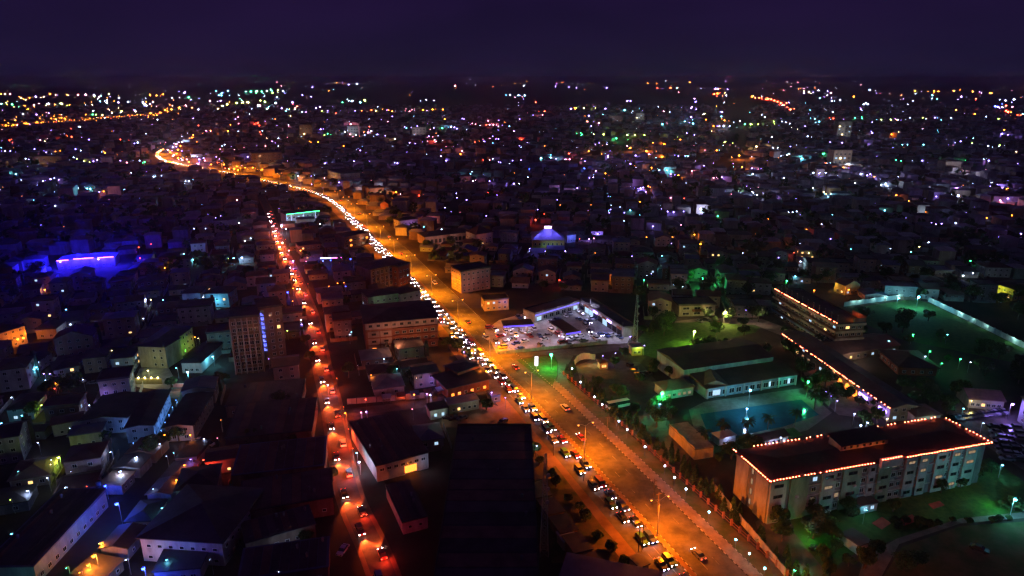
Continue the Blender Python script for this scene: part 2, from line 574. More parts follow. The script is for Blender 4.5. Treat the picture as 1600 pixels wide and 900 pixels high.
class Bld:
    """a building set out from its front eave: FL and FR are ground points under the front corners"""

    def __init__(s, name, label, cat, FL, FR, depth, h, wall="wall_grey", roof="roof_dark", style="flat", over=0.5, pitch=0.25, group=None, auto=None, z0=0.0, body=True):
        FL, FR = Vector((FL[0], FL[1], 0)), Vector((FR[0], FR[1], 0))
        ex = (FR - FL).normalized()
        ey = Vector((-ex.y, ex.x, 0))
        s.w, s.d, s.h = (FR - FL).length, depth, h
        s.c = (FL + FR) / 2 + ey * depth / 2
        s.rz = math.atan2(ex.y, ex.x)
        s.o = thing(name, label, cat, s.c, s.rz, group, auto)
        FOOT.append((s.c.x, s.c.y, ex.x, ex.y, s.w / 2, s.d / 2))
        lc = s.o_local(Vector((0, 0, 0)))
        s.cam_left, s.cam_right = lc.x < -s.w / 2, lc.x > s.w / 2
        W, D = s.w / 2, s.d / 2
        if body:
            b = MB()
            b.box(-W, W, -D, D, z0, h)
            if style == "gable":
                rh = D * 2 * pitch
                for sx in (-W, W):
                    b.face([(sx, -D, h), (sx, D, h), (sx, 0, h + rh)])
            elif style == "gablev":
                rh = W * 2 * pitch
                for sy in (-D, D):
                    b.face([(-W, sy, h), (W, sy, h), (0, sy, h + rh)])
            s.wall = s.part("wall", b, wall)
            s.roof = s.part("roof", s.roofmesh(style, over, pitch), roof)

    def o_local(s, p):
        q = Vector(p) - s.c
        c, n = math.cos(-s.rz), math.sin(-s.rz)
        return Vector((q.x * c - q.y * n, q.x * n + q.y * c, q.z))

    def roofmesh(s, style, o, pitch):
        W, D, h = s.w / 2 + o, s.d / 2 + o, s.h + 0.01
        b = MB()
        th = 0.25
        if style == "flat":
            b.box(-W, W, -D, D, h, h + th)
            p = 0.25
            b.box(-W, W, -D, -D + p, h + th, h + th + 0.6)
            b.box(-W, W, D - p, D, h + th, h + th + 0.6)
            b.box(-W, -W + p, -D + p, D - p, h + th, h + th + 0.595)
            b.box(W - p, W, -D + p, D - p, h + th, h + th + 0.595)
        elif style == "gable":
            rh = s.d * pitch * (D / (s.d / 2))
            z = h - o * pitch * 2
            for sy in (-1, 1):
                b.face([(-W, sy * D, z), (W, sy * D, z), (W, 0, z + rh + th * 0), (-W, 0, z + rh)][::(1 if sy < 0 else -1)])
                b.face([(-W, sy * D, z - th), (W, sy * D, z - th), (W, sy * D, z), (-W, sy * D, z)][::(1 if sy < 0 else -1)])
            for sx in (-1, 1):
                b.face([(sx * W, -D, z - th), (sx * W, -D, z), (sx * W, 0, z + rh), (sx * W, 0, z + rh - th)])
                b.face([(sx * W, D, z - th), (sx * W, D, z), (sx * W, 0, z + rh), (sx * W, 0, z + rh - th)])
        elif style == "gablev":
            rh = s.w * pitch * (W / (s.w / 2))
            z = h - o * pitch * 2
            for sx in (-1, 1):
                b.face([(sx * W, -D, z), (sx * W, D, z), (0, D, z + rh), (0, -D, z + rh)][::(-1 if sx < 0 else 1)])
                b.face([(sx * W, -D, z - th), (sx * W, D, z - th), (sx * W, D, z), (sx * W, -D, z)])
            for sy in (-1, 1):
                b.face([(-W, sy * D, z - th), (-W, sy * D, z), (0, sy * D, z + rh), (0, sy * D, z + rh - th)])
                b.face([(W, sy * D, z - th), (W, sy * D, z), (0, sy * D, z + rh), (0, sy * D, z + rh - th)])
        elif style == "hip":
            m = min(W, D)
            rh = m * 2 * pitch
            b.box(-W, W, -D, D, h - th, h)
            if W >= D:
                r0, r1 = (-(W - m), 0, h + rh), (W - m, 0, h + rh)
                b.face([(-W, -D, h), (W, -D, h), r1, r0])
                b.face([(W, D, h), (-W, D, h), r0, r1])
                b.face([(-W, D, h), (-W, -D, h), r0])
                b.face([(W, -D, h), (W, D, h), r1])
            else:
                r0, r1 = (0, -(D - m), h + rh), (0, D - m, h + rh)
                b.face([(-W, D, h), (-W, -D, h), r0, r1])
                b.face([(W, -D, h), (W, D, h), r1, r0])
                b.face([(-W, -D, h), (W, -D, h), r0])
                b.face([(W, D, h), (-W, D, h), r1])
        elif style == "shed":
            rh = s.d * pitch
            b.face([(-W, -D, h), (W, -D, h), (W, D, h + rh), (-W, D, h + rh)])
            b.face([(-W, -D, h - th), (W, -D, h - th), (W, -D, h), (-W, -D, h)])
            b.face([(-W, -D, h - th), (-W, -D, h), (-W, D, h + rh), (-W, D, h - th)])
            b.face([(W, -D, h), (W, -D, h - th), (W, D, h - th), (W, D, h + rh)])
            b.face([(W, D, h - th), (-W, D, h - th), (-W, D, h + rh), (W, D, h + rh)])
        return b

    def part(s, name, b, m, parent=None):
        return ob(name, b.mesh(name, m), parent or s.o)

    def wins(s, side, n, floors, fh, w=1.4, h=1.3, sill=0.9, lit=0.06, panes=("warm_pane", "cool_pane"), base=0.0, x0=None, x1=None, frame="frame_white", y=0.0):
        L = s.w if side == "front" else s.d
        a = -L / 2 + 0.6 if x0 is None else x0
        e = L / 2 - 0.6 if x1 is None else x1
        for f in range(floors):
            for i in range(n):
                u = a + (e - a) * (i + 0.5) / n
                pane = random.choice(panes) if R() < lit else "glass_dark"
                z = base + f * fh + sill
                me = window_mesh(min(w, (e - a) / n * 0.8), h, pane, frame)
                if side == "front":
                    ob("window", me, s.o, (u, -s.d / 2 - 0.004 - y, z))
                elif side == "left":
                    ob("window", me, s.o, (-s.w / 2 - 0.004 - y, -u, z), -math.pi / 2)
                else:
                    ob("window", me, s.o, (s.w / 2 + 0.004 + y, u, z), math.pi / 2)

    def sides(s, floors, fh, sp=3.2, **k):
        s.wins("front", max(1, int(s.w / sp)), floors, fh, **k)
        if s.cam_left:
            s.wins("left", max(1, int(s.d / sp)), floors, fh, **k)
        if s.cam_right:
            s.wins("right", max(1, int(s.d / sp)), floors, fh, **k)


def taken(x, y, r):
    for cx, cy, ex, ey, w, d in FOOT:
        dx, dy = x - cx, y - cy
        if abs(dx) > w + d + r or abs(dy) > w + d + r:
            continue
        u, v = dx * ex + dy * ey, -dx * ey + dy * ex
        if abs(u) < w + r and abs(v) < d + r:
            return True
    return False


def pb(name, label, cat, fl, fr, depth, h, **k):
    """building from the pixels of its front eave corners"""
    a, c = g(fl[0], fl[1], h), g(fr[0], fr[1], h)
    return Bld(name, label, cat, a, c, depth, h, **k)

# ---- big hotel with red string lights, lower right
HA = Bld("hotel", "long four storey white hotel with red string lights along its roof edge", "hotel", g(1204, 750, 14), g(1541, 691, 14), 15.5, 14,
         wall="wall_grey", roof="roof_red", style="hip", over=0.9, pitch=0.07)
W, D = HA.w / 2, HA.d / 2
ux = [-W + 0.02, -W + 6.5, -W + 17, -W + 24, -W + 33, -W + 36.5, -W + 46, -W + 51, -W + 57, -W + 63, -W + 68]
for i, u in enumerate(ux):
    ww = (5.2, 6.0, 4.6, 6.4, 2.2, 4.4, 4.0, 3.4, 4.4, 3.6, 4.6)[i]
    b = MB()
    b.box(u, u + ww, -D - 0.55, -D - 0.003, 0, 13.6)
    m = "wall_white" if i % 2 == 0 or i > 5 else "wall_green"
    HA.part("facade_panel", b, m)
    if i != 1:
        for f in range(4):
            me = window_mesh(min(3.0, ww * 0.6), 1.1, "glass_dark" if R() < 0.8 else "dim_pane", "frame_dark")
            ob("window", me, HA.o, (u + ww / 2, -D - 0.56, 1.3 + 3.35 * f))
gaps = [(-W + 12.6, -W + 17), (-W + 21.8, -W + 24), (-W + 30.5, -W + 33), (-W + 41, -W + 46), (-W + 60.6, -W + 63), (-W + 66.8, -W + 68)]
for a, e in gaps:
    n = max(1, int((e - a) / 2.2))
    HA.wins("front", n, 4, 3.35, w=1.6, h=1.5, sill=1.0, lit=0.22, panes=("cool_pane", "dim_pane"), x0=a + 0.2, x1=e - 0.2)
for f in range(1, 4):
    b = MB()
    b.box(-W + 12.6, W - 3, -D - 0.35, -D - 0.002, 3.35 * f - 0.12, 3.35 * f + 0.12)
    HA.part("floor_band", b, "wall_white")
for k in range(22):
    u, f = U(-W + 1, W - 2), random.randint(0, 3)
    b = MB()
    b.box(u, u + 0.9, -D - 0.95, -D - 0.58, 0.5 + 3.35 * f, 1.1 + 3.35 * f)
    HA.part("air_conditioner", b, "wall_white")
# end wall: two pilasters and a lit stair window strip
for y0, y1 in ((-D + 0.1, -D + 5.6), (D - 6.2, D - 0.1)):
    b = MB()
    b.box(-W - 0.35, -W - 0.003, y0, y1, 0, 13.6)
    HA.part("end_panel", b, "wall_cream")
for f in range(4):
    ob("window", window_mesh(1.0, 2.0, "dim_pane", "frame_dark"), HA.o, (-W - 0.01, 0.0, 1.2 + 3.3 * f), -math.pi / 2)
# projecting porch gable in the middle of the roof edge and the clerestory on the roof
b = MB()
b.box(-2.2, 5.2, -D - 1.7, -D - 0.6, 12.6, 15.3)
HA.part("porch_parapet", b, "wall_white")
b = MB()
b.box(-W + 28, -W + 45, -1.6, 3.4, 14.2, 17.0)
cl = HA.part("clerestory", b, "wall_cream")
b = MB()
b.face([(-W + 27.4, -2.4, 17.0), (-W + 45.6, -2.4, 17.0), (-W + 45.6, 4.2, 17.9), (-W + 27.4, 4.2, 17.9)])
b.box(-W + 27.4, -W + 45.6, -2.4, -2.2, 16.8, 17.0)
HA.part("roof", b, "roof_red", cl)
for i in range(7):
    ob("window", window_mesh(0.9, 0.9, "glass_dark", "frame_dark"), cl, (-W + 29.4 + i * 2.3, -1.61, 15.4))
light(HA.o, (-W + 33, -5.4, 16.4), "O", 260, 0.3, 100, (0.1, 1, 0.05))
light(HA.o, (-W + 41, -5.4, 16.4), "O", 220, 0.3, 100, (-0.1, 1, 0.05))
light(HA.o, (-W + 6, -D - 9, 5), (0.6, 0.5, 1.0), 210, 0.5)
light(HA.o, (-W + 22, -D - 9, 5), (0.5, 0.75, 1.0), 190, 0.5)
light(HA.o, (-W + 50, -D - 10, 4), (0.5, 0.9, 0.7), 70, 0.5)
light(HA.o, (-W + 64, -D - 11, 4), (0.4, 0.95, 0.6), 70, 0.5)
light(HA.o, (-W - 12, -2, 5), (1.0, 0.55, 0.3), 160, 0.5)
bb = MB()
bb.sphere((0, 0, 0), 0.15, 0, 8, 5)
BULB = bb.mesh("bulb", "string_bulb")


def bulbs(root, a, c, step, gap=0.22):
    a, c = Vector(a), Vector(c)
    n = int((c - a).length / step)
    skip = 0
    for i in range(n + 1):
        if skip:
            skip -= 1
            continue
        if R() < gap * 0.5:
            skip = random.choice((1, 1, 2))
        p = a.lerp(c, i / max(1, n))
        ob("bulb", BULB, root, p + Vector((0, 0, U(-0.08, 0.1))))


ez = 14.35
bulbs(HA.o, (-W - 0.95, D + 0.9, ez), (-W - 0.95, -D - 0.9, ez), 1.0, 0.3)
bulbs(HA.o, (-W - 0.6, -D - 1.0, ez), (-2.4, -D - 1.0, ez), 1.0, 0.3)
bulbs(HA.o, (-2.2, -D - 1.75, 15.5), (5.2, -D - 1.75, 15.5), 0.9, 0.2)
bulbs(HA.o, (5.6, -D - 1.0, ez), (W + 0.9, -D - 1.0, ez), 0.95, 0.25)
bulbs(HA.o, (W + 0.95, -D - 0.9, ez), (W + 0.95, D + 0.9, ez), 1.2, 0.6)
bulbs(HA.o, (-W + 6, D + 1.0, ez), (W - 1, D + 1.0, ez), 1.3, 0.95)
light(HA.o, (W - 1.5, D + 2.5, 14.6), "O", 120, 0.3)
for u in (-30, -18, -6, 6, 18, 30):
    light(HA.o, (u, -D - 1.5, 14.9), (1.0, 0.09, 0.03), 26, 0.4)
for v in (-4, 4):
    light(HA.o, (-W - 1.6, v, 14.9), (1.0, 0.09, 0.03), 26, 0.4)

# ---- hotel block with balconies, upper right
HB = Bld("hotel_block", "four storey balcony hotel with red lights on its roof edge above the pool", "hotel", g(1213, 453, 14), g(1309, 506, 14), 13.5, 13.6,
         wall="wall_brown", roof="roof_tar", style="flat", over=0.5)
W, D = HB.w / 2, HB.d / 2
for f in range(4):
    z = 0.6 + 3.4 * f
    b = MB()
    b.box(-W - 0.3, W + 1.3, -D - 1.4, -D - 0.004, z + 2.2, z + 2.4)
    b.box(-W - 0.3, W + 1.3, -D - 1.4, -D - 1.25, z + 2.4, z + 3.3)
    b.box(W + 1.15, W + 1.3, -D - 1.25, D, z + 2.4, z + 3.3)
    b.box(W + 0.004, W + 1.3, -D, D, z + 2.2, z + 2.399)
    HB.part("balcony", b, "wall_cream" if f else "wall_blue")
HB.wins("front", 17, 4, 3.4, w=2.0, h=1.6, sill=1.0, lit=0.13, panes=("dim_pane", "warm_pane", "cool_pane"))
HB.wins("right", 4, 4, 3.4, w=2.0, h=1.6, sill=1.0, lit=0.12)
b = MB()
b.box(W - 9, W + 0.4, D - 0.3, D + 0.2, 14.45, 17.0)
b.box(W + 0.1, W + 0.4, D - 6, D - 0.301, 14.45, 16.2)
HB.part("roof_screen", b, "wall_terracotta")
for i in range(11):
    b = MB()
    x = -W + 3 + i * (2 * W - 5) / 10
    b.tube((x, -D + 1.2, 14.4), (x, -D + 1.2, 17.2), 0.06, 0.05)
    b.box(x - 0.5, x + 0.1, -D + 1.0, -D + 1.4, 17.15, 17.3)
    HB.part("roof_post", b, "steel")
bulbs(HB.o, (-W - 0.3, -D - 0.7, 14.5), (W + 0.2, -D - 0.7, 14.5), 0.75, 0.25)
light(HB.o, (W - 4.5, D - 3, 15.5), "O", 260, 0.3)
light(HB.o, (0, -D + 2, 16.0), "R", 60, 0.3)
light(HB.o, (-12, -D - 15, 5), (1.0, 0.75, 0.55), 700, 0.4)  # warm fill lights added to lift the dark facade, no fixture built
light(HB.o, (12, -D - 15, 5), (1.0, 0.75, 0.55), 700, 0.4)
light(HB.o, (W + 14, -4, 5), (1.0, 0.72, 0.6), 900, 0.4)

# ---- long low wing with red lights leading down from the hotel block
HC = Bld("hotel_wing", "long low hotel wing edged with red lights beside the pool garden", "hotel", g(1226, 522, 6), g(1392, 636, 6), 11, 6.0,
         wall="wall_cream", roof="roof_dark", style="gable", over=0.9, pitch=0.12)
W, D = HC.w / 2, HC.d / 2
HC.wins("front", 16, 1, 3.2, w=1.8, h=1.5, sill=1.1, lit=0.3, panes=("warm_pane", "dim_pane", "cool_pane"))
HC.wins("front", 16, 1, 3.2, w=1.8, h=1.2, sill=0.8, base=3.2, lit=0.1)
HC.wins("right", 3, 2, 3.0, w=1.5, h=1.3, lit=0.2)
bulbs(HC.o, (-W, -D - 1.0, 6.0), (W + 0.8, -D - 1.0, 6.0), 0.95, 0.75)
for u in (g(1309, 594, 3), g(1322, 602, 3), g(1335, 610, 3)):
    lu = HC.o_local(u).x
    b = MB()
    n = 8
    pts = [(lu - 1.5, 0.3)] + [(lu - 1.5 * math.cos(math.pi * i / n), 2.2 + 1.5 * math.sin(math.pi * i / n)) for i in range(n + 1)] + [(lu + 1.5, 0.3)]
    b.face([(p[0], -D - 0.09, p[1]) for p in pts])
    HC.part("arched_window", b, "orange_pane")
    light(HC.o, (lu, -D - 2.0, 2.4), "O", 90, 0.3)
for q, s_, c_ in (((1345, 619), 2.6, "glowV"), ((1382, 640), 2.2, "glowV")):
    lu = HC.o_local(g(q[0], q[1], 4)).x
    b = MB()
    b.box(lu - s_, lu + s_, -D - 1.6, -D - 1.4, 3.4, 4.6)
    HC.part("sign_board", b, c_)
    light(HC.o, (lu, -D - 3.0, 3.6), "V", 200, 0.3)

# ---- pool restaurant: low front hall with a raised hall behind
PH = Bld("pool_restaurant", "low blue-lit restaurant with a broad dark roof behind the pool", "restaurant", g(1104, 605, 5), g(1246, 583, 5), 11, 4.6,
         wall="wall_blue", roof="roof_red", style="shed", over=0.5, pitch=0.13)
W, D = PH.w / 2, PH.d / 2
b = MB()
b.box(-W - 3, W - 3, D + 0.4, D + 22, 0, 8.0)
bh = PH.part("rear_hall", b, "wall_blue")
b = MB()
b.face([(-W - 3.6, D + 0.2, 8.02), (W - 2.4, D + 0.2, 8.02), (W - 2.4, D + 12, 9.4), (-W - 3.6, D + 12, 9.4)])
b.face([(-W - 3.6, D + 12, 9.4), (W - 2.4, D + 12, 9.4), (W - 2.4, D + 23, 8.02), (-W - 3.6, D + 23, 8.02)])
b.face([(-W - 3.6, D + 0.2, 8.02), (-W - 3.6, D + 12, 9.4), (-W - 3.6, D + 23, 8.02)])
PH.part("roof", b, "roof_red", bh)
PH.wins("front", 13, 1, 3, w=2.4, h=2.2, sill=0.8, lit=0.0, panes=("dim_pane", "cool_pane"))
for i, u in enumerate((-W + 3, -W + 5.5, W - 13.5, W - 4.5)):
    b = MB()
    b.box(u, u + (3.4, 0.7, 0.8, 1.2)[i], -D - 0.12, -D - 0.08, 1.0, 3.2)
    PH.part("lit_window", b, "cool_pane")
for i in range(6):
    b = MB()
    u = -W + 0.3 + i * (2 * W - 1.2) / 5
    b.box(u, u + 0.6, -D - 0.5, -D - 0.08, 0, 4.3)
    PH.part("pilaster", b, "wall_white")
light(PH.o, (-W + 4.5, -D - 3, 3.2), "C", 170, 0.3)
light(PH.o, (W - 5, -D - 3.5, 3.2), "C", 300, 0.3)

# ---- pool
pl = patch("pool", [(1094, 647), (1252, 624), (1280, 648), (1226, 666), (1122, 692), (1108, 682)], 0.10, "pool_water")

# ---- storage shed with sodium-lit wall by the drive
a, c = g(1046, 663, 4), g(1086, 702, 4)
SH = Bld("store_shed", "narrow dark-roofed shed with an orange-lit stepped wall by the hotel drive", "shed", a, c, 7, 4, wall="wall_cream", roof="roof_dark", style="shed", over=0.2, pitch=-0.04)
b = MB()
for i in range(6):
    x = -SH.w / 2 + i * SH.w / 6
    b.box(x, x + SH.w / 6 - 0.05, -SH.d / 2 - 0.2, -SH.d / 2 - 0.003, 4.0 - 0.001, 4.3 + 0.35 * (i % 2))
SH.part("parapet", b, "wall_cream")
light(SH.o, (1.5, -SH.d / 2 - 6, 5.0), "S", 900, 0.3)
light(SH.o, (SH.w / 2 + 4, -1, 4.0), "S", 220, 0.3)

# ---- yellow-lit house at the end of the lawn
YH = pb("guest_house", "warm yellow-lit low house with dark bays behind the lawn", "house", (1062, 478), (1118, 476), 12, 6, wall="wall_cream", roof="roof_tar", style="flat", over=0.6)
YH.wins("front", 3, 2, 2.9, w=3.6, h=1.5, sill=0.8, lit=0.0)
b = MB()
b.box(-YH.w / 2 + 7, YH.w / 2 - 6, -YH.d / 2 - 1.6, -YH.d / 2 - 0.003, 2.9, 3.9)
YH.part("balcony", b, "wall_terracotta")
light(YH.o, (2, -YH.d / 2 - 7, 5), "Y", 1100, 0.3)
light(YH.o, (-8, -YH.d / 2 - 6, 4), "Y", 500, 0.3)

# ---- big dark clubhouse roofs between the lawn and the pool
b1 = pb("club_hall", "wide brown-roofed hall with gable end between lawn and pool restaurant", "hall", (1085, 572), (1100, 600), 9, 5, wall="wall_brown", roof="roof_rust", style="gable", pitch=0.2)
b1.wins("front", 3, 1, 3, lit=0.3)
b1 = pb("club_room", "small dark-roofed room with pink-lit gable near the green lamp", "house", (1040, 610), (1084, 603), 8, 4, wall="wall_white", roof="roof_rust", style="hip", pitch=0.2)
b1.wins("front", 5, 1, 3, lit=0.3, panes=("dim_pane",))

# ---- petrol station
for i, (fl, fr, dp, lb) in enumerate((((787, 509.5), (834, 507), 8.2, "violet-edged petrol station canopy nearest the avenue"),
                                      ((885, 521), (907, 517.5), 18.5, "long dark-topped petrol station canopy over queuing cars"))):
    a, c = g(fl[0], fl[1], 5.6), g(fr[0], fr[1], 5.6)
    cn = Bld("fuel_canopy", lb, "canopy", a, c, dp, 5.6, body=False)
    W, D = cn.w / 2, cn.d / 2
    b = MB()
    b.box(-W, W, -D, D, 5.0, 5.6)
    cn.part("roof", b, "roof_tar")
    b = MB()
    b.box(-W - 0.06, W + 0.06, -D - 0.08, -D - 0.003, 4.9, 5.62)
    cn.part("fascia", b, emat("fascia%d" % i, (0.13, 0.08, 1.0), 1.6))
    for sx in (-W * 0.6, W * 0.6):
        for sy in (-D * 0.6, D * 0.6):
            b = MB()
            b.box(sx - 0.25, sx + 0.25, sy - 0.25, sy + 0.25, 0, 4.99)
            cn.part("column", b, "wall_white")
            light(cn.o, (sx * 0.8, sy * 0.9, 4.6), (0.66, 0.60, 1.0), 850, 0.5)
    for k in range(2):
        b = MB()
        x = -W * 0.35 + k * W * 0.7
        b.box(x - 0.45, x + 0.45, -0.9, 0.9, 0.07, 0.27)
        b.box(x - 0.3, x + 0.3, -0.5, 0.5, 0.271, 2.0)
        cn.part("fuel_pump", b, "wall_white")
sh = pb("station_shop", "white flat-roofed shop block behind the petrol station", "shop", (836, 491), (905, 471), 9, 4.6, wall="wall_grey", roof="roof_dark", style="flat", over=0.3)
sh.wins("front", 7, 1, 4, w=3.2, h=2.2, sill=0.6, lit=0.4, panes=("cool_pane",))
b = MB()
b.box(-sh.w / 2, sh.w / 2, -sh.d / 2 - 0.25, -sh.d / 2 - 0.1, 3.5, 4.3)
sh.part("sign_band", b, emat("band_violet", (0.25, 0.2, 1.0), 1.2))
for u in (-12, 0, 12):
    light(sh.o, (u, -sh.d / 2 - 2.5, 4.6), (0.66, 0.64, 1.0), 300, 0.4)
sr = pb("shop_row", "row of bright white-fronted shops along the petrol station edge", "shops", (907, 469), (974, 513), 7, 4.8, wall="wall_grey", roof="roof_dark", style="flat", over=0.2)
W, D = sr.w / 2, sr.d / 2
for i in range(9):
    x = -W + 0.8 + i * (2 * W - 1.6) / 9
    w_ = (2 * W - 1.6) / 9 - 0.6
    b = MB()
    b.box(x, x + w_, -D - 0.06, -D - 0.003, 0.1, 3.2)
    sr.part("shop_front", b, "cool_pane" if i in (1, 2, 5) else "glass_dark")
    b = MB()
    b.box(x, x + w_, -D - 0.5, -D - 0.07, 3.3, 4.3)
    sr.part("sign_board", b, random.choice(("wall_white", "wall_blue", "glowV", "wall_terracotta", "wall_white")))
for u in (-18, -9, 0, 9, 18):
    light(sr.o, (u, -D - 3, 5.2), (0.60, 0.58, 1.0), 330, 0.4)
o = pb("kiosk_block", "small cream block with a violet lamp beside the avenue and station", "shop", (757, 470), (795, 467), 9, 6, wall="wall_yellow", roof="roof_tar", style="flat", over=0.3)
o.sides(2, 2.9, lit=0.3)
light(o.o, (4, -o.d / 2 - 2, 5), "V", 400, 0.3)
for q in ((802, 540), (860, 538), (848, 508), (930, 528), (922, 492), (972, 532)):  # masts added to brighten the forecourt
    p = g(*q)
    o = thing("added_flood_mast", "tall white flood mast added to brighten the petrol station forecourt", "floodlight", p, 0, "added flood masts at the petrol station", "left")
    b = MB()
    b.tube((0, 0, 0), (0, 0, 9), 0.1, 0.07)
    ob("pole", b.mesh("pole", "steel"), o)
    b = MB()
    b.box(-0.5, 0.5, -0.12, 0.12, 8.9, 9.2)
    ob("lamp_head", b.mesh("lamp_head", "dark_steel"), o)
    light(o, (0, 0, 8.7), (0.70, 0.66, 1.0), 4200, 0.3, 125)
# low wall in front of the station
b = MB()
wr = thing("boundary_wall", "long low grey wall in front of the petrol station", "wall", g(860, 544), 0)
P0, P1 = g(778, 554) - g(860, 544), g(948, 537) - g(860, 544)
b.obox(P0, P1, 0.25, 0, 1.5)
ob("panel", b.mesh("panel", "wall_grey"), wr)
for i in range(14):
    p = P0.lerp(P1, i / 13)
    bq = MB()
    bq.box(p.x - 0.22, p.x + 0.22, p.y - 0.22, p.y + 0.22, 0, 1.8)
    ob("pier", bq.mesh("pier", "wall_grey"), wr)
# curved orange-lit gate wall
gw = thing("gate_wall", "curved white gate wall glowing orange at the hotel entrance", "wall", g(905, 568), 0)
pts = [g(*q) - g(905, 568) for q in ((897, 572), (900, 567), (906, 563), (913, 561), (921, 561), (930, 562))]
for i in range(5):
    b = MB()
    b.obox(pts[i], pts[i + 1], 0.35, 0, 2.6 + 0.5 * math.sin(i * 0.8))
    ob("panel", b.mesh("panel", "wall_cream"), gw)
light(gw, (2.0, -3.0, 2.2), "S", 700, 0.3)
light(gw, (5.5, -2.4, 2.2), "Y", 500, 0.3)
gk = pb("gate_house", "little lit gate house with warm window by the hotel entrance", "kiosk", (938, 567), (950, 566), 3.5, 3.2, wall="wall_cream", roof="roof_red", style="hip", pitch=0.25)
gk.wins("front", 2, 1, 3, w=1.0, h=1.2, lit=1.0, panes=("warm_pane",))
light(gk.o, (0, -4, 3), "S", 260, 0.3)
# lit advertising pylon on the island
bl = thing("advert_pylon", "tall narrow white lit advertising sign on the traffic island", "sign", g(838, 578))
b = MB()
b.box(-0.15, 0.15, -0.1, 0.1, 0, 2)
ob("post", b.mesh("post", "steel"), bl)
b = MB()
b.box(-0.7, 0.7, -0.15, 0.15, 2.001, 6.2)
ob("sign_face", b.mesh("sign_face", emat("advert_white", (0.85, 0.8, 1.0), 3.0)), bl)
# yellow-green lit hut
o = pb("security_hut", "small lime-lit hut with open porch east of the petrol station", "hut", (988, 545), (1004, 544), 4.5, 3.4, wall="wall_yellow", roof="roof_pale", style="flat", over=0.5)
o.wins("front", 2, 1, 3, lit=0.5)
light(o.o, (0, -4, 3.4), "L", 500, 0.3)
light(o.o, (4, 1, 3.4), "L", 320, 0.3)

# ---- warehouse and lots at the bottom centre
wh = Bld("warehouse", "huge black flat-roofed warehouse filling the bottom centre beside the dirt lot", "warehouse", (-18.5, 110), (6.5, 110), 98, 7.0, wall="wall_grey", roof="roof_tar", style="flat", over=0.1)
w2 = Bld("warehouse", "dark-roofed warehouse with a white lower wall and one orange lit room", "warehouse", g(588, 727, 6), g(669, 706, 6), 30, 6.0, wall="wall_white", roof="roof_tar", style="shed", over=0.4, pitch=0.02)
w2.wins("front", 7, 1, 3, w=1.5, h=1.1, sill=1.0, lit=0.1, base=2.4)
b = MB()
b.box(0.5, 4.4, -w2.d / 2 - 0.1, -w2.d / 2 - 0.003, 0.6, 3.0)
w2.part("lit_doorway", b, "orange_pane")
light(w2.o, (2.2, -w2.d / 2 - 2.2, 2.5), "O", 260, 0.3)
light(w2.o, (7, -w2.d / 2 - 3, 3.5), "W", 120, 0.3)
w3 = Bld("store_building", "small black-roofed store with pale end wall beside the huge warehouse", "store", g(629, 816, 4), g(668, 806, 4), 19, 4.0, wall="wall_white", roof="roof_tar", style="shed", over=0.2, pitch=0.02)
w3.wins("front", 2, 1, 3, w=1.0, h=1.0, sill=1.5, lit=0.0)
o = Bld("shop_building", "white-fronted shop with black awning roof in the dirt yard", "shop", g(672, 641, 4), g(700, 636, 4), 5, 4.0, wall="wall_white", roof="roof_tar", style="shed", over=0.3, pitch=0.06)
o.wins("front", 2, 1, 3, w=1.2, h=1.4, lit=0.9, panes=("green_pane", "cool_pane"))
light(o.o, (-1, -6, 4), (0.7, 0.9, 0.75), 260, 0.3)
o = Bld("small_block", "long low cream block with barred windows behind the dirt yard", "house", g(702, 632, 4), g(748, 624, 4), 5, 4.0, wall="wall_cream", roof="roof_pale", style="shed", over=0.3, pitch=0.05)
o.wins("front", 5, 1, 3, w=1.2, h=1.2, lit=0.2)
light(o.o, (3, -6, 4), (0.9, 0.9, 0.8), 120, 0.3)
o = pb("guard_booth", "small blue-walled booth at the corner of the avenue and market street", "booth", (768, 618), (782, 615), 4, 3.4, wall="wall_blue", roof="roof_dark", style="shed", over=0.3, pitch=0.05)
o.wins("front", 1, 1, 3, lit=0.0)
light(o.o, (1, -4, 3.6), "V", 90, 0.3)
o = pb("tyre_shop", "little white-walled hut on the dirt lot at the foot of the mast", "hut", (881, 846), (902, 840), 4, 3, wall="wall_cream", roof="roof_pale", style="shed", over=0.3, pitch=0.05)
o.wins("front", 2, 1, 2.6, w=1.0, h=1.0, lit=0.0)
o = Bld("long_shed", "flat blue-grey roofed shed at the bottom edge beside the avenue", "shed", (8.5, 128), (31, 121), 19, 4.5, wall="wall_cream", roof="roof_blue", style="shed", over=0.2, pitch=0.01)
o = pb("roadside_wall_house", "small lit house at the avenue edge, bottom centre", "house", (1000, 886), (1014, 880), 4, 3.2, wall="wall_cream", roof="roof_dark", style="shed", over=0.3, pitch=0.05)
o.wins("front", 1, 1, 3, lit=0.0)

RS = random.Random(8)


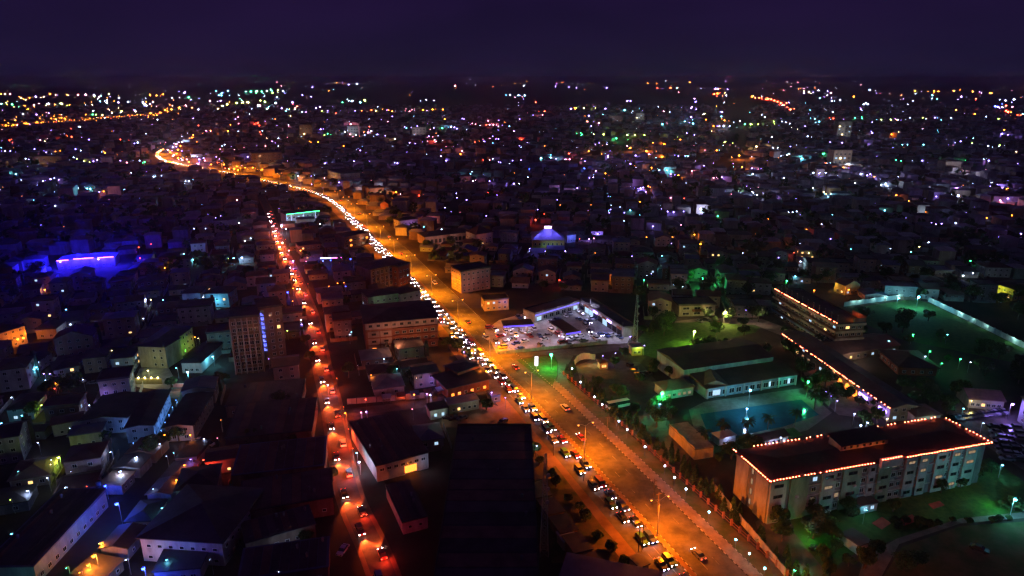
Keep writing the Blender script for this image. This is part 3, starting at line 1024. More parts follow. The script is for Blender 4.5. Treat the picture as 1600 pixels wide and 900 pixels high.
def sheets(bl, n, pitch=0.0, along="x", z=None):
    """corrugated roof sheets laid in strips, slightly uneven, some newer than others, with a few turbine vents"""
    W_, D_ = bl.w / 2 - 0.3, bl.d / 2 - 0.3
    z = bl.h + 0.03 if z is None else z
    for i in range(n):
        t0, t1 = -1 + 2 * i / n + 0.006, -1 + 2 * (i + 1) / n - 0.006
        x0, x1, y0, y1 = (W_ * t0, W_ * t1, -D_, D_) if along == "x" else (-W_, W_, D_ * t0, D_ * t1)
        e = RS.uniform(0.03, 0.11)
        za, zb = z + e + (y0 + bl.d / 2) * pitch, z + e + (y1 + bl.d / 2) * pitch
        b = MB()
        b.face([(x0, y0, za), (x1, y0, za), (x1, y1, zb), (x0, y1, zb)])
        b.face([(x0, y0, za - 0.1), (x1, y0, za - 0.1), (x1, y0, za), (x0, y0, za)])
        b.face([(x1, y0, za - 0.1), (x1, y1, zb - 0.1), (x1, y1, zb), (x1, y0, za)])
        b.face([(x0, y1, zb - 0.1), (x0, y0, za - 0.1), (x0, y0, za), (x0, y1, zb)])
        bl.part("roof_sheet", b, RS.choice(("roof_dark", "roof_tar", "roof_dark", "roof_rust", "roof_tar")), bl.roof)
    for i in range(max(2, n // 3)):
        x, y = RS.uniform(-W_, W_) * 0.9, RS.uniform(-D_, D_) * 0.9
        zz = z + 0.05 + (y + bl.d / 2) * pitch
        b = MB()
        b.tube((x, y, zz), (x, y, zz + 0.7), 0.3, 0.3, 8)
        b.sphere((x, y, zz + 0.9), 0.42, 0, 8, 5)
        bl.part("roof_vent", b, "roof_grey", bl.roof)


sheets(wh, 18, 0.0, "y", wh.h + 0.28)
sheets(w2, 9, 0.02)
sheets(w3, 5, 0.02)
# ---- red and white apartment block left of the avenue
rw = pb("apartment_block", "four storey red and white apartment block beside the traffic jam", "building", (570, 505), (683, 495), 26, 14.5, wall="wall_terracotta", roof="roof_tar", style="hip", over=0.8, pitch=0.08)
W, D = rw.w / 2, rw.d / 2
b = MB()
b.box(-W, W, -D - 0.25, -D - 0.003, 11.2, 14.2)
rw.part("top_storey_band", b, "wall_pink")
for k, (u, w_) in enumerate(((-W + 1.0, 5.2), (-W + 6.6, 5.0))):
    for f in range(3):
        b = MB()
        b.box(u, u + w_, -D - 0.5, -D - 0.003, 3.5 * f + 0.4, 3.5 * f + 3.1)
        rw.part("white_panel", b, "wall_pink")
        ob("window", window_mesh(2.0, 1.1, "orange_pane" if (k == 0 and f == 0) else "glass_dark", "frame_dark"), rw.o, (u + w_ / 2, -D - 0.51, 3.5 * f + 1.3))
rw.wins("front", 9, 1, 3.5, w=1.6, h=1.2, sill=1.0, base=11.2, y=0.26, lit=0.0, frame="frame_dark")
rw.wins("front", 6, 3, 3.5, w=1.8, h=1.3, sill=1.0, lit=0.12, panes=("dim_pane",), x0=-W + 12.5)
for f in range(1, 4):
    b = MB()
    b.box(-W + 12.2, W + 0.2, -D - 1.2, -D - 0.003, 3.5 * f - 0.2, 3.5 * f + 0.55)
    rw.part("balcony", b, "wall_terracotta")
light(rw.o, (-4, -D - 12, 9), (1.0, 0.32, 0.14), 2600, 0.5)
light(rw.o, (10, -D - 12, 9), (1.0, 0.32, 0.12), 1600, 0.5)

o = pb("office_block", "pale green two storey block between the avenue and the red street", "building", (575, 464), (624, 457), 13, 8, wall="wall_green", roof="roof_tar", style="hip", over=0.5, pitch=0.1)
o.sides(2, 3.4, lit=0.15)
light(o.o, (-3, -o.d / 2 - 6, 6), (0.6, 0.9, 0.7), 260, 0.3)
o = pb("office_block", "white wing with dark windows reaching the avenue behind the red block", "building", (626, 459), (657, 452), 11, 8, wall="wall_white", roof="roof_tar", style="hip", over=0.5, pitch=0.1)
o.sides(2, 3.4, lit=0.1)
o = pb("office_block", "brown block with tall pilasters on the left bank of the jammed avenue", "building", (578, 421), (634, 409), 16, 13, wall="wall_brown", roof="roof_dark", style="hip", over=0.8, pitch=0.1)
for i in range(9):
    b = MB()
    x = -o.w / 2 + 0.2 + i * (o.w - 1.0) / 8
    b.box(x, x + 0.6, -o.d / 2 - 0.6, -o.d / 2 - 0.003, 0, 12.5)
    o.part("pilaster", b, "wall_cream")
o.wins("front", 8, 3, 4, w=1.6, h=2.4, lit=0.04)
light(o.o, (-6, -o.d / 2 - 8, 6), "S", 500, 0.3)
o = pb("office_block", "orange-lit corner building close to the cars left of the avenue", "building", (622, 418), (640, 412), 12, 12, wall="wall_terracotta", roof="roof_dark", style="flat", over=0.4)
o.sides(3, 3.7, lit=0.1)

# ---- apartment tower with the blue neon strip
ta = Bld("apartment_tower", "tall brown slab tower with gridded facade beside the dark plaza", "tower", g(357, 498, 25), g(404, 494, 25), 14, 25, wall="wall_brown", roof="roof_tar", style="flat", over=0.3)
W, D = ta.w / 2, ta.d / 2
ta.wins("front", 5, 8, 3.0, w=1.7, h=1.6, sill=0.8, lit=0.0)
for i in range(6):
    b = MB()
    x = -W + i * (2 * W - 0.4) / 5
    b.box(x, x + 0.4, -D - 0.7, -D - 0.003, 0, 24.6)
    ta.part("fin", b, "wall_pink")
ta.wins("left", 3, 8, 3.0, w=1.4, h=1.4, lit=0.05)
light(ta.o, (2, -D - 14, 16), (1.0, 0.42, 0.25), 900, 0.5)
tb = Bld("apartment_tower", "tall brown tower with a vertical blue neon strip of lit letters", "tower", g(404, 483, 26), g(440, 478, 26), 13, 26, wall="wall_brown", roof="roof_tar", style="flat", over=0.3)
W, D = tb.w / 2, tb.d / 2
b = MB()
b.box(-W + 0.1, -W + 1.9, -D - 0.3, -D - 0.003, 6, 25.3)
tb.part("neon_backing", b, "wall_blue")
for i in range(9):
    b = MB()
    z = 7 + i * 2.0
    b.box(-W + 0.5, -W + 1.5, -D - 0.45, -D - 0.31, z, z + 0.35)
    b.box(-W + 0.5, -W + 0.8, -D - 0.45, -D - 0.31, z + 0.36, z + 1.2)
    if i % 2:
        b.box(-W + 1.2, -W + 1.5, -D - 0.45, -D - 0.31, z + 0.36, z + 1.2)
    tb.part("neon_letter", b, emat("neon_tower%d" % i, (0.10, 0.13, 1.0), U(2.5, 5)))
tb.wins("front", 2, 8, 3.05, w=1.5, h=1.6, sill=0.8, lit=0.06, x0=-W + 3.0)
light(tb.o, (1, -D - 12, 18), (1.0, 0.45, 0.25), 700, 0.5)
light(tb.o, (-W + 1, -D - 2, 18), "B", 90, 0.3)

# ---- green-washed building with the walled yard
ga = Bld("green_block", "three storey cream block washed green by lamps, facing the walled yard", "building", g(221, 540, 10), g(257, 542, 10), 11, 10, wall="wall_cream", roof="roof_tar", style="hip", over=0.5, pitch=0.1)
ga.wins("front", 3, 3, 3.2, w=1.2, h=1.3, lit=0.0)
light(ga.o, (1, -ga.d / 2 - 5.5, 4), (0.75, 0.9, 0.3), 420, 0.3)
gb = Bld("green_block", "long green-lit three storey wing behind the walled yard", "building", g(258, 541, 10), g(300, 510, 10), 12, 10, wall="wall_cream", roof="roof_tar", style="hip", over=0.5, pitch=0.1)
gb.wins("front", 7, 3, 3.2, w=1.2, h=1.3, lit=0.12, panes=("green_pane",))
light(gb.o, (2, -gb.d / 2 - 4.0, 4), (0.35, 1.0, 0.12), 520, 0.3)
light(gb.o, (9, -gb.d / 2 - 4.0, 3), (0.7, 0.9, 0.12), 240, 0.3)
yw = thing("yard_wall", "yellow yard wall carrying four round lamps below the green building", "wall", g(232, 596))
P0, P1 = g(212, 600) - g(232, 596), g(254, 600) - g(232, 596)
b = MB()
b.obox(P0, P1, 0.3, 0, 2.4)
ob("panel", b.mesh("panel", "wall_yellow"), yw)
b = MB()
b.obox(P0, g(206, 576) - g(232, 596), 0.3, 0, 2.4)
ob("panel", b.mesh("panel", "wall_yellow"), yw)
bs = MB()
bs.sphere((0, 0, 0), 0.28)
GLOBE = {k: bs.mesh("globe", "bulb" + k) for k in COL}
for i in range(4):
    p = P0.lerp(P1, 0.14 + i * 0.24)
    ob("globe", GLOBE["Y"], yw, (p.x, p.y, 2.8))
    light(yw, (p.x, p.y - 0.5, 2.9), (0.95, 0.9, 0.4), 130, 0.3)
o = pb("blue_house", "dark-roofed house with cyan-lit porch right of the walled yard", "house", (283, 566), (313, 566), 22, 5, wall="wall_white", roof="roof_tar", style="hip", over=0.6, pitch=0.1)
o.wins("front", 3, 1, 3, lit=0.0)
sw = thing("street_wall", "white roadside wall glowing orange across the back street", "wall", g(300, 606))
P0, P1 = g(271, 605) - g(300, 606), g(326, 604) - g(300, 606)
b = MB()
b.obox(P0, P1, 0.3, 0, 1.6)
ob("panel", b.mesh("panel", "wall_white"), sw)
for t in (0.25, 0.55, 0.85):
    p = P0.lerp(P1, t)
    light(sw, (p.x, p.y - 2.8, 2.2), (1.0, 0.22, 0.02), 200, 0.3)

# ---- dark roofed blocks with blue-lit alleys, left
for lb, fl, fr, dp, rf in (("black-roofed long house nearest the white lamps, left of the alleys", (126, 656), (198, 651), 19, "roof_tar"),
                           ("black-roofed long house between the two blue-lit alleys", (196, 668), (239, 663), 28, "roof_tar"),
                           ("black-roofed house with white front and two orange lamps", (257, 666), (301, 663), 25, "roof_tar")):
    o = pb("long_house", lb, "house", fl, fr, dp, 6, wall="wall_white", roof=rf, style="gablev", over=0.6, pitch=0.07)
    o.sides(2, 2.8, lit=0.06)
    o.cyl = None
light(o.o, (0, -o.d / 2 - 4, 3), "W", 160, 0.3)
for ax, ay, ts in ((-121.6, 211, (1, 7, 13, 19, 25)), (-134.2, 213, (2, 9, 16, 23)), (-127, 203.5, (0,)), (-136, 206, (0,))):
    for t_a in ts:
        p = Vector((ax - 0.24 * t_a, ay + 0.97 * t_a, 0))
        t_ = thing("alley_lamp", "blue alley lamp on a short pole between black-roofed houses", "lamp", p, group="alley lamps", auto="left")
        b = MB()
        b.tube((0, 0, 0), (0, 0, 3), 0.06, 0.05)
        ob("pole", b.mesh("pole", "steel"), t_)
        b = MB()
        b.sphere((0, 0, 3.1), 0.14)
        ob("bulb", b.mesh("bulb", emat("alley%d%d" % (ax, t_a), (0.12, 0.3, 1.0), 6, 'NONE')), t_)
        light(t_, (0, 0, 2.6), (0.10, 0.30, 1.0), U(250, 550), 0.3)
o = pb("school_block", "big dark-roofed block with white windowed wall at the bottom left", "building", (218, 838), (346, 846), 23, 7.5, wall="wall_white", roof="roof_dark", style="hip", over=0.8, pitch=0.13)
o.sides(2, 3.4, sp=2.9, lit=0.0, w=1.3, h=1.0)
light(o.o, (-5, -o.d / 2 - 5, 3), (0.45, 0.7, 1.0), 420, 0.3)
light(o.o, (5, -o.d / 2 - 5, 3), (0.45, 0.7, 1.0), 260, 0.3)
o = pb("low_house", "low dark-roofed house with pale walls at the bottom edge beside a blue lamp", "house", (240, 892), (312, 886), 10, 4, wall="wall_white", roof="roof_tar", style="shed", over=0.4, pitch=0.02)
o.wins("front", 4, 1, 3, lit=0.0)
o = pb("depot", "wide blue-roofed depot with teal walls in the bottom left corner", "depot", (-30, 885), (52, 884), 32, 5.5, wall="wall_blue", roof="roof_blue", style="shed", over=0.3, pitch=0.02)
o.sides(1, 3.4, lit=0.0)
sheets(o, 10, 0.02)
light(o.o, (8, -o.d / 2 - 8, 3), (0.15, 0.7, 0.6), 300, 0.3)
light(o.o, (o.w / 2 + 6, 2, 4), (0.15, 0.5, 0.9), 420, 0.3)

for lb, fl, fr, dp, h, rf in (("broad black shed roof left of the side street, farthest of its row", (352, 684), (486, 672), 24, 6, "roof_tar"),
                              ("broad black shed roof left of the side street, middle of its row", (362, 742), (506, 726), 17, 6, "roof_blue"),
                              ("broad black shed roof above the wall with three lit windows", (372, 800), (520, 776), 15, 6, "roof_tar"),
                              ("low shed whose dim brown wall carries three small lit windows", (384, 848), (492, 818), 9, 5, "roof_dark"),
                              ("flat dark shed at the bottom edge left of the side street", (372, 905), (512, 884), 11, 5, "roof_blue"),
                              ("wide black roof behind the dark plaza below the tower", (352, 634), (470, 624), 18, 5, "roof_tar")):
    o = pb("shed", lb, "shed", fl, fr, dp, h, wall="wall_brown", roof=rf, style="shed", over=0.3, pitch=0.03)
    o.wins("front", 6, 1, 3, w=1.2, h=1.0, sill=1.6, lit=0.0)
    sheets(o, 9, 0.03)
# ---- the middle distance landmarks
o = pb("arched_hall", "long pink-white hall with arched windows right of the avenue", "hall", (664, 370), (735, 362), 16, 7, wall="wall_pink", roof="roof_tar", style="hip", over=0.5, pitch=0.12)
o.wins("front", 11, 1, 4, w=2.2, h=3.0, sill=1.4, lit=0.0, frame="frame_dark")
for u in (-12, 2, 14):
    light(o.o, (u, -o.d / 2 - 7, 4.5), (1.0, 0.62, 0.55), 650, 0.4)
o = pb("gabled_house", "orange-lit gabled house standing over the arched hall", "house", (744, 366), (770, 362), 14, 9, wall="wall_cream", roof="roof_red", style="hip", over=0.6, pitch=0.3)
o.sides(2, 3.2, lit=0.1)
light(o.o, (-3, -o.d / 2 - 6, 5), "O", 420, 0.3)
nb = pb("neon_shop", "white two storey shop outlined in green neon by the red street", "shop", (447, 336), (499, 330), 14, 8, wall="wall_white", roof="roof_tar", style="flat", over=0.1)
W, D = nb.w / 2, nb.d / 2
nb.wins("front", 7, 2, 3.6, w=1.8, h=1.6, lit=0.15, panes=("cool_pane",))
b = MB()
b.box(-W, W, -D - 0.5, -D - 0.3, 8.3, 8.75)
nb.part("neon_tube", b, "neon_green")
for u in (-W, -W + 4, 0, W - 4):
    b = MB()
    b.box(u, u + 0.3, -D - 0.5, -D - 0.3, 0.5, 8.0)
    nb.part("light_strip", b, emat("strip%d" % int(u * 10), (0.55, 0.6, 1.0), 1.8))
for u in (-12, -4, 5, 13):
    light(nb.o, (u, -D - 4, 3), "W", 700, 0.3)
mq = pb("events_hall", "yellow-walled events hall under violet roof lights with a row of lamps", "hall", (832, 375), (882, 375), 18, 9, wall="wall_yellow", roof="roof_grey", style="hip", over=0.5, pitch=0.35)
W, D = mq.w / 2, mq.d / 2
mq.wins("front", 7, 2, 4, w=1.3, h=2.0, lit=0.0)
for i in range(9):
    b = MB()
    b.sphere((-W - 2 + i * (2 * W + 6) / 8, -D - 5, 2.0), 0.35, 0, 8, 5)
    mq.part("lamp_globe", b, "bulbV" if i % 2 else "bulbW")
for u in (-9, 0, 9):
    light(mq.o, (u, -D - 4, 2.5), (0.55, 0.6, 0.5), 300, 0.3)
light(mq.o, (1, -D - 3, 2.5), "G", 380, 0.3)
b = MB()
b.box(-2.6, 2.6, -0.4, 0.4, 15.6, 17.2)
mq.part("roof_sign", b, emat("roof_sign", (0.8, 0.5, 1.0), 5))
light(mq.o, (0, -D * 0.6, 16), (0.13, 0.10, 1.0), 5200, 0.3)
light(mq.o, (7, -D * 0.7, 15), (0.13, 0.10, 1.0), 2600, 0.3)
light(mq.o, (-8, -D * 0.7, 14), (0.13, 0.10, 1.0), 2600, 0.3)
o = pb("blue_house", "small house flooded with blue light beside the events hall", "house", (886, 368), (900, 366), 9, 6, wall="wall_white", roof="roof_grey", style="hip", over=0.4, pitch=0.25)
o.wins("front", 3, 1, 3, lit=0.0)
light(o.o, (0, -8, 5), (0.1, 0.15, 1.0), 1600, 0.3)
o = pb("pink_block", "pinkish four storey block right of the avenue near the yellow verge", "building", (720, 425), (766, 418), 13, 13, wall="wall_pink", roof="roof_tar", style="flat", over=0.3)
o.sides(4, 3.2, lit=0.08)
light(o.o, (-5, -o.d / 2 - 8, 6), (1.0, 0.4, 0.25), 1100, 0.3)
o = pb("pale_block", "pale two storey block with violet-lit ground floor at the avenue bend", "building", (625, 345), (653, 341), 11, 8, wall="wall_white", roof="roof_tar", style="hip", over=0.4, pitch=0.12)
o.sides(2, 3.5, lit=0.05)
light(o.o, (0, -o.d / 2 - 4, 2.5), (0.35, 0.15, 1.0), 1100, 0.3)
light(o.o, (-3, -o.d / 2 - 9, 8), (1.0, 0.5, 0.35), 500, 0.3)
o = pb("gabled_shop", "terracotta gabled shop lit orange at the avenue bend", "shop", (594, 318), (607, 318), 12, 9, wall="wall_terracotta", roof="roof_red", style="gablev", over=0.4, pitch=0.3)
o.wins("front", 2, 2, 3.4, lit=0.1)
light(o.o, (-3, -10, 6), "S", 1300, 0.3)
o = pb("billboard_house", "pink-lit cube building above the avenue bend", "building", (577, 295), (600, 293), 12, 10, wall="wall_pink", roof="roof_tar", style="flat", over=0.3)
o.wins("front", 4, 2, 4, lit=0.0)
light(o.o, (0, -14, 8), (1.0, 0.45, 0.3), 2300, 0.3)
o = pb("bank_block", "cream gabled bank-like block beyond the avenue bend", "building", (511, 266), (532, 272), 24, 13, wall="wall_cream", roof="roof_tar", style="flat", over=0.3)
o.sides(3, 3.8, lit=0.04)
light(o.o, (0, -22, 9), (1.0, 0.62, 0.3), 3200, 0.3)
o = pb("far_block", "brown five storey block standing over the far avenue", "building", (393, 240), (440, 238), 30, 20, wall="wall_brown", roof="roof_tar", style="flat", over=0.3)
o.sides(5, 3.8, sp=6, w=3.4, lit=0.03)
light(o.o, (-8, -35, 14), (1.0, 0.45, 0.2), 5200, 0.3)
o = pb("green_shop", "low green-lit shop on the left bank of the jammed avenue", "shop", (505, 372), (531, 369), 11, 7, wall="wall_green", roof="roof_tar", style="hip", over=0.4, pitch=0.12)
o.wins("front", 4, 2, 3.2, lit=0.0)
light(o.o, (4, -8, 4), (0.5, 1.0, 0.1), 700, 0.3)
o = pb("guest_block", "orange-windowed guest block on the left bank of the jammed avenue", "building", (537, 370), (577, 363), 13, 9, wall="wall_brown", roof="roof_tar", style="hip", over=0.4, pitch=0.12)
o.wins("front", 6, 2, 3.8, w=2.0, h=1.6, lit=0.4, panes=("orange_pane", "dim_pane"))
light(o.o, (4, -9, 6), (1.0, 0.4, 0.2), 800, 0.3)
o = pb("long_block", "long brown two storey block left of the avenue below the neon shop", "building", (468, 384), (502, 380), 12, 7, wall="wall_brown", roof="roof_tar", style="hip", over=0.4, pitch=0.12)
o.sides(2, 3.2, lit=0.15)
# blue neon roof, left
nr = pb("neon_hall", "low hall drowned in deep blue neon among dark roofs", "hall", (88, 408), (178, 402), 14, 6, wall="wall_brown", roof="roof_grey", style="hip", over=0.3, pitch=0.15)
W, D = nr.w / 2, nr.d / 2
nr.wins("front", 8, 1, 3, lit=0.0)
for x0, x1, z in ((-W + 0.5, -W + 7, 6.2), (-W + 10, W - 12, 6.6), (W - 9.5, W - 0.2, 6.4)):
    b = MB()
    b.box(x0, x1, -D - 0.75, -D - 0.5, z, z + 0.28)
    nr.part("neon_tube", b, "neon_pink")
for i in range(9):
    x = -W - 4 + i * (2 * W + 8) / 8
    light(nr.o, (x, -D - 2.5, 6.4), (0.012, 0.010, 1.0), 17000, 0.4)
    if i % 2:
        light(nr.o, (x, 0, 11), (0.012, 0.010, 1.0), 9000, 0.4)
b = MB()
b.sphere((-W + 2.5, -D - 1, 5.6), 0.5, 0, 8, 5)
b.sphere((W - 9, -D - 1, 5.6), 0.5, 0, 8, 5)
nr.part("lamp_globe", b, "bulbV")
# orange lit houses, far left
o = pb("apartment_house", "orange-lit three storey house with a bright lamp at the left edge", "house", (-12, 524), (38, 508), 13, 9, wall="wall_cream", roof="roof_tar", style="hip", over=0.5, pitch=0.15)
o.sides(3, 3, lit=0.05)
light(o.o, (4, -o.d / 2 - 4, 5), "O", 900, 0.3)
o = pb("bungalow", "orange-washed bungalow right of the bright lamp at the left edge", "house", (55, 515), (87, 513), 12, 5, wall="wall_cream", roof="roof_tar", style="hip", over=0.5, pitch=0.2)
o.sides(1, 3, lit=0.05)
light(o.o, (-6, -o.d / 2 - 5, 5), "O", 380, 0.3)
for lb, fl, fr, dp, h, wl in (("cyan-lit house among trees left of the walled yard", (84, 578), (122, 570), 10, 6, "wall_blue"),
                              ("tan two storey house left of the green building", (128, 560), (164, 556), 10, 7, "wall_cream"),
                              ("blue-grey two storey house next to the green building", (172, 560), (206, 557), 10, 7, "wall_blue"),
                              ("white bungalow with dim porch at the left edge", (20, 567), (58, 565), 12, 5, "wall_white"),
                              ("lime-lit bungalow with a yard at the left edge", (10, 640), (50, 636), 13, 5, "wall_white"),
                              ("blue-lit villa facing the car yard, left half", (284, 458), (312, 457), 11, 8, "wall_blue"),
                              ("cyan-lit villa next to the tower", (320, 458), (356, 458), 12, 8, "wall_blue")):
    o = pb("villa", lb, "house", fl, fr, dp, h, wall=wl, roof="roof_tar", style="hip", over=0.6, pitch=0.18)
    o.sides(2, 2.9, lit=0.12)
light(o.o, (0, -8, 4), "C", 600, 0.3)

# ---- lit compound wall, right: panels and posts one by one
cw = thing("compound_wall", "white compound wall lit cyan around the lawn, upper right", "wall", g(1435, 466))
base = g(1435, 466)
run = [g(*q) - base for q in ((1318, 479), (1430, 464))], [g(*q) - base for q in ((1450, 471), (1525, 507), (1615, 552))]
for seg in run:
    for a, c in zip(seg, seg[1:]):
        L = (c - a).length
        n = int(L / 4.2)
        for i in range(n):
            p, q = a.lerp(c, (i + 0.03) / n), a.lerp(c, (i + 0.94) / n)
            b = MB()
            b.obox(p, q, 0.2, 0, 2.7 + U(-0.08, 0.08))
            ob("panel", b.mesh("panel", "wall_white"), cw)
            b = MB()
            e = (q - p).normalized()
            b.obox(q, q + e * 0.35, 0.4, 0, 3.0)
            ob("pier", b.mesh("pier", "wall_white"), cw)
for seg, side in zip(run, (-1, 1)):
    for a, c in zip(seg, seg[1:]):
        L = (c - a).length
        e = (c - a).normalized()
        nn = Vector((e.y, -e.x, 0))
        n = int(L / 8.5)
        for i in range(n):
            if R() < 0.2:
                continue
            p = a.lerp(c, (i + U(0.2, 0.8)) / n) + nn * 1.4
            light(cw, (p.x, p.y, 2.5), (0.42, 0.95, 0.88), U(160, 520) * (0.5 + 0.5 * (side > 0 or i > 2)), 0.2)
o = pb("lit_villa", "yellow-green flooded villa with porch lamps at the right", "house", (1550, 441), (1585, 452), 11, 7, wall="wall_yellow", roof="roof_tar", style="hip", over=0.6, pitch=0.15)
o.sides(2, 3.2, lit=0.1)
light(o.o, (0, -9, 5), (0.75, 0.9, 0.1), 1500, 0.3)
light(o.o, (-16, -3, 4), (0.5, 1.0, 0.1), 900, 0.3)
o = pb("yellow_house", "small gabled house glowing yellow beyond the balcony hotel", "house", (1305, 440), (1322, 446), 10, 6, wall="wall_yellow", roof="roof_rust", style="gable", over=0.4, pitch=0.25)
o.sides(1, 3, lit=0.2)
light(o.o, (-4, -7, 4), (1.0, 0.6, 0.12), 700, 0.3)
light(o.o, (5, -7, 4), (1.0, 0.35, 0.05), 500, 0.3)
o = pb("round_hall", "broad low hall with a pale eave in the dark hotel grounds", "hall", (1405, 572), (1465, 574), 18, 4, wall="wall_terracotta", roof="roof_red", style="hip", over=1.0, pitch=0.15)
o.sides(1, 3, lit=0.05)
light(o.o, (4, 14, 9), "R", 160, 0.4)
o = pb("service_block", "long dark-roofed service block right of the hotel wing", "building", (1300, 555), (1405, 538), 15, 4, wall="wall_brown", roof="roof_rust", style="gable", over=0.6, pitch=0.15)
o.wins("front", 9, 1, 3, lit=0.1)
o = pb("pavilion", "cream gabled pavilion lit yellow beside the right car park", "pavilion", (1515, 622), (1570, 626), 10, 4, wall="wall_cream", roof="roof_rust", style="gable", over=0.5, pitch=0.2)
o.wins("front", 6, 1, 3, lit=0.2)
light(o.o, (-6, -8, 4), (0.95, 0.8, 0.25), 520, 0.3)
o = pb("white_shed", "small white flat-roofed shed in the dark hotel garden", "shed", (1343, 853), (1363, 845), 6, 3, wall="wall_white", roof="roof_dark", style="shed", over=0.1, pitch=0.01)
o.wins("front", 1, 1, 2.8, w=0.9, h=0.9, lit=0.0)
light(o.o, (-6, -3, 3), (0.6, 0.95, 1.0), 90, 0.3)
o = pb("porch", "low dark porch with a cyan-lit door under the big hotel", "porch", (1345, 790), (1372, 784), 5, 3, wall="wall_white", roof="roof_dark", style="shed", over=0.3, pitch=0.03)
o.wins("front", 2, 1, 2.6, lit=1.0, panes=("cool_pane",))
light(o.o, (-2, -4, 2.6), "C", 160, 0.3)
o = pb("bar_pavilion", "red-roofed bar with white tables between pool and big hotel", "bar", (1180, 690), (1232, 679), 5, 3.2, wall="wall_white", roof="roof_red", style="gable", over=0.4, pitch=0.2)
o.wins("front", 6, 1, 3, lit=0.3, panes=("cool_pane",))
light(o.o, (0, -4, 2.6), (0.6, 0.5, 1.0), 160, 0.3)
light(o.o, (9, -3, 2.8), (0.7, 0.8, 1.0), 260, 0.3)
o = pb("white_tent", "white pool tent lit blue at the near corner of the pool", "tent", (1124, 685), (1150, 679), 4, 3, wall="wall_white", roof="wall_white", style="hip", over=0.3, pitch=0.3)
light(o.o, (0, -3.5, 2.4), (0.35, 0.5, 1.0), 260, 0.3)
o = pb("gatehouse", "low building with white lit front beyond the big hotel roof", "building", (1432, 650), (1470, 647), 8, 4, wall="wall_white", roof="roof_rust", style="hip", over=0.5, pitch=0.15)
o.wins("front", 5, 1, 3, lit=0.2)
light(o.o, (0, -7, 4), (0.6, 0.9, 0.7), 300, 0.3)
gl = thing("garden_flood", "green floodlight on a short post among the hotel garden trees", "floodlight", g(1262, 846))
b = MB()
b.tube((0, 0, 0), (0, 0, 1.2), 0.06)
b.box(-0.2, 0.2, -0.15, 0.15, 1.2, 1.5)
ob("lamp_head", b.mesh("lamp_head", "dark_steel"), gl)
light(gl, (0, 0, 2.6), (0.12, 1.0, 0.10), 420, 0.3)
light(gl, (8, 4, 3.5), (0.15, 1.0, 0.08), 160, 0.3)
light(gl, g(1548, 780, 2.6) - g(1262, 846), (0.10, 1.0, 0.06), 420, 0.3)
light(gl, (-6, -12, 2.0), (0.2, 1.0, 0.45), 300, 0.3)
# pieces of red ground sheet in the garden
for pts in ([(1362, 818), (1378, 808), (1392, 818), (1378, 828)], [(1405, 812), (1425, 804), (1434, 814), (1412, 822)], [(1450, 788), (1468, 783), (1476, 790), (1458, 796)]):
    c = sum((g(*q) for q in pts), Vector()) / 4
    b = MB()
    b.prism([((g(*q) - c).x, (g(*q) - c).y) for q in reversed(pts)], 0.06, 0.14)
    tag(ob("tarpaulin", b.mesh("tarpaulin", "tarp_red"), None, c), "red square sheet lying on the dark garden lawn", "tarpaulin", "red sheets on the lawn", "left")
# market stalls along the cross street
b = MB()
b.tube((0, 0, 0), (0, 0, 2.4), 0.05)
STALL_POST = b.mesh("post", "dark_steel")
for i in range(13):
    t = 20 + i * 5.6
    p, n = CROSS.at(min(t, CROSS.len - 2), -5.2)
    o = thing("market_stall", "open market stall with sloping awning on the red-lit cross street", "stall", p, math.atan2(-n.x, n.y) * 0 + math.atan2(n.y, n.x) + math.pi / 2, "stalls on the cross street", "left")
    for sx in (-1.4, 1.4):
        for sy in (-1.2, 1.2):
            ob("post", STALL_POST, o, (sx, sy, 0))
    b = MB()
    b.face([(-1.7, -1.6, 2.3), (1.7, -1.6, 2.3), (1.7, 1.5, 2.9), (-1.7, 1.5, 2.9)])
    b.face([(-1.7, -1.6, 2.2), (1.7, -1.6, 2.2), (1.7, -1.6, 2.3), (-1.7, -1.6, 2.3)])
    ob("awning", b.mesh("awning", random.choice(("tarp_red", "roof_blue", "wall_terracotta", "roof_pale"))), o)
    b = MB()
    b.box(-1.3, 1.3, -0.6, 0.6, 0.7, 0.85)
    ob("counter", b.mesh("counter", "wall_brown"), o)
    b = MB()
    b.sphere((0.6, 0.2, 2.0), 0.16, 0, 8, 5)
    ob("bulb", b.mesh("bulb", random.choice(("bulbO", "bulbR", "bulbP", "bulbO", "bulbY"))), o)
    if i % 2:
        light(o, (0.5, -0.9, 2.0), (1.0, U(0.08, 0.25), 0.03), U(120, 400), 0.3)
for t_, off, c_, pw in ((12, 0.5, (1.0, 0.08, 0.03), 500), (30, 1, (1.0, 0.18, 0.04), 420), (48, 0, (1.0, 0.25, 0.05), 420), (70, -6, (1.0, 0.25, 0.05), 900), (82, -5, (1.0, 0.18, 0.06), 900)):
    p, n = CROSS.at(min(t_, CROSS.len - 1), off)
    o = thing("street_lantern", "red lantern on a thin pole over the market street", "lamp", p, 0, "market street lanterns", "left")
    b = MB()
    b.tube((0, 0, 0), (0, 0, 4.6), 0.06, 0.05)
    ob("pole", b.mesh("pole", "dark_steel"), o)
    b = MB()
    b.sphere((0, 0, 4.8), 0.22, 0, 8, 5)
    ob("globe", b.mesh("globe", "bulbO" if c_[1] > 0.15 else "bulbR"), o)
    light(o, (0, 0, 4.2), c_, pw * 0.7, 0.3)
o = pb("market_hall", "long dark market roof along the red-lit cross street", "market", (700, 606), (764, 591), 12, 5, wall="wall_terracotta", roof="roof_dark", style="shed", over=1.0, pitch=0.06)
o.wins("front", 6, 1, 3, lit=0.3, panes=("orange_pane",))
o = pb("tile_roof_house", "gabled house with orange-lit row of small windows above the market", "house", (716, 581), (748, 570), 9, 7, wall="wall_terracotta", roof="roof_dark", style="hip", over=0.5, pitch=0.12)
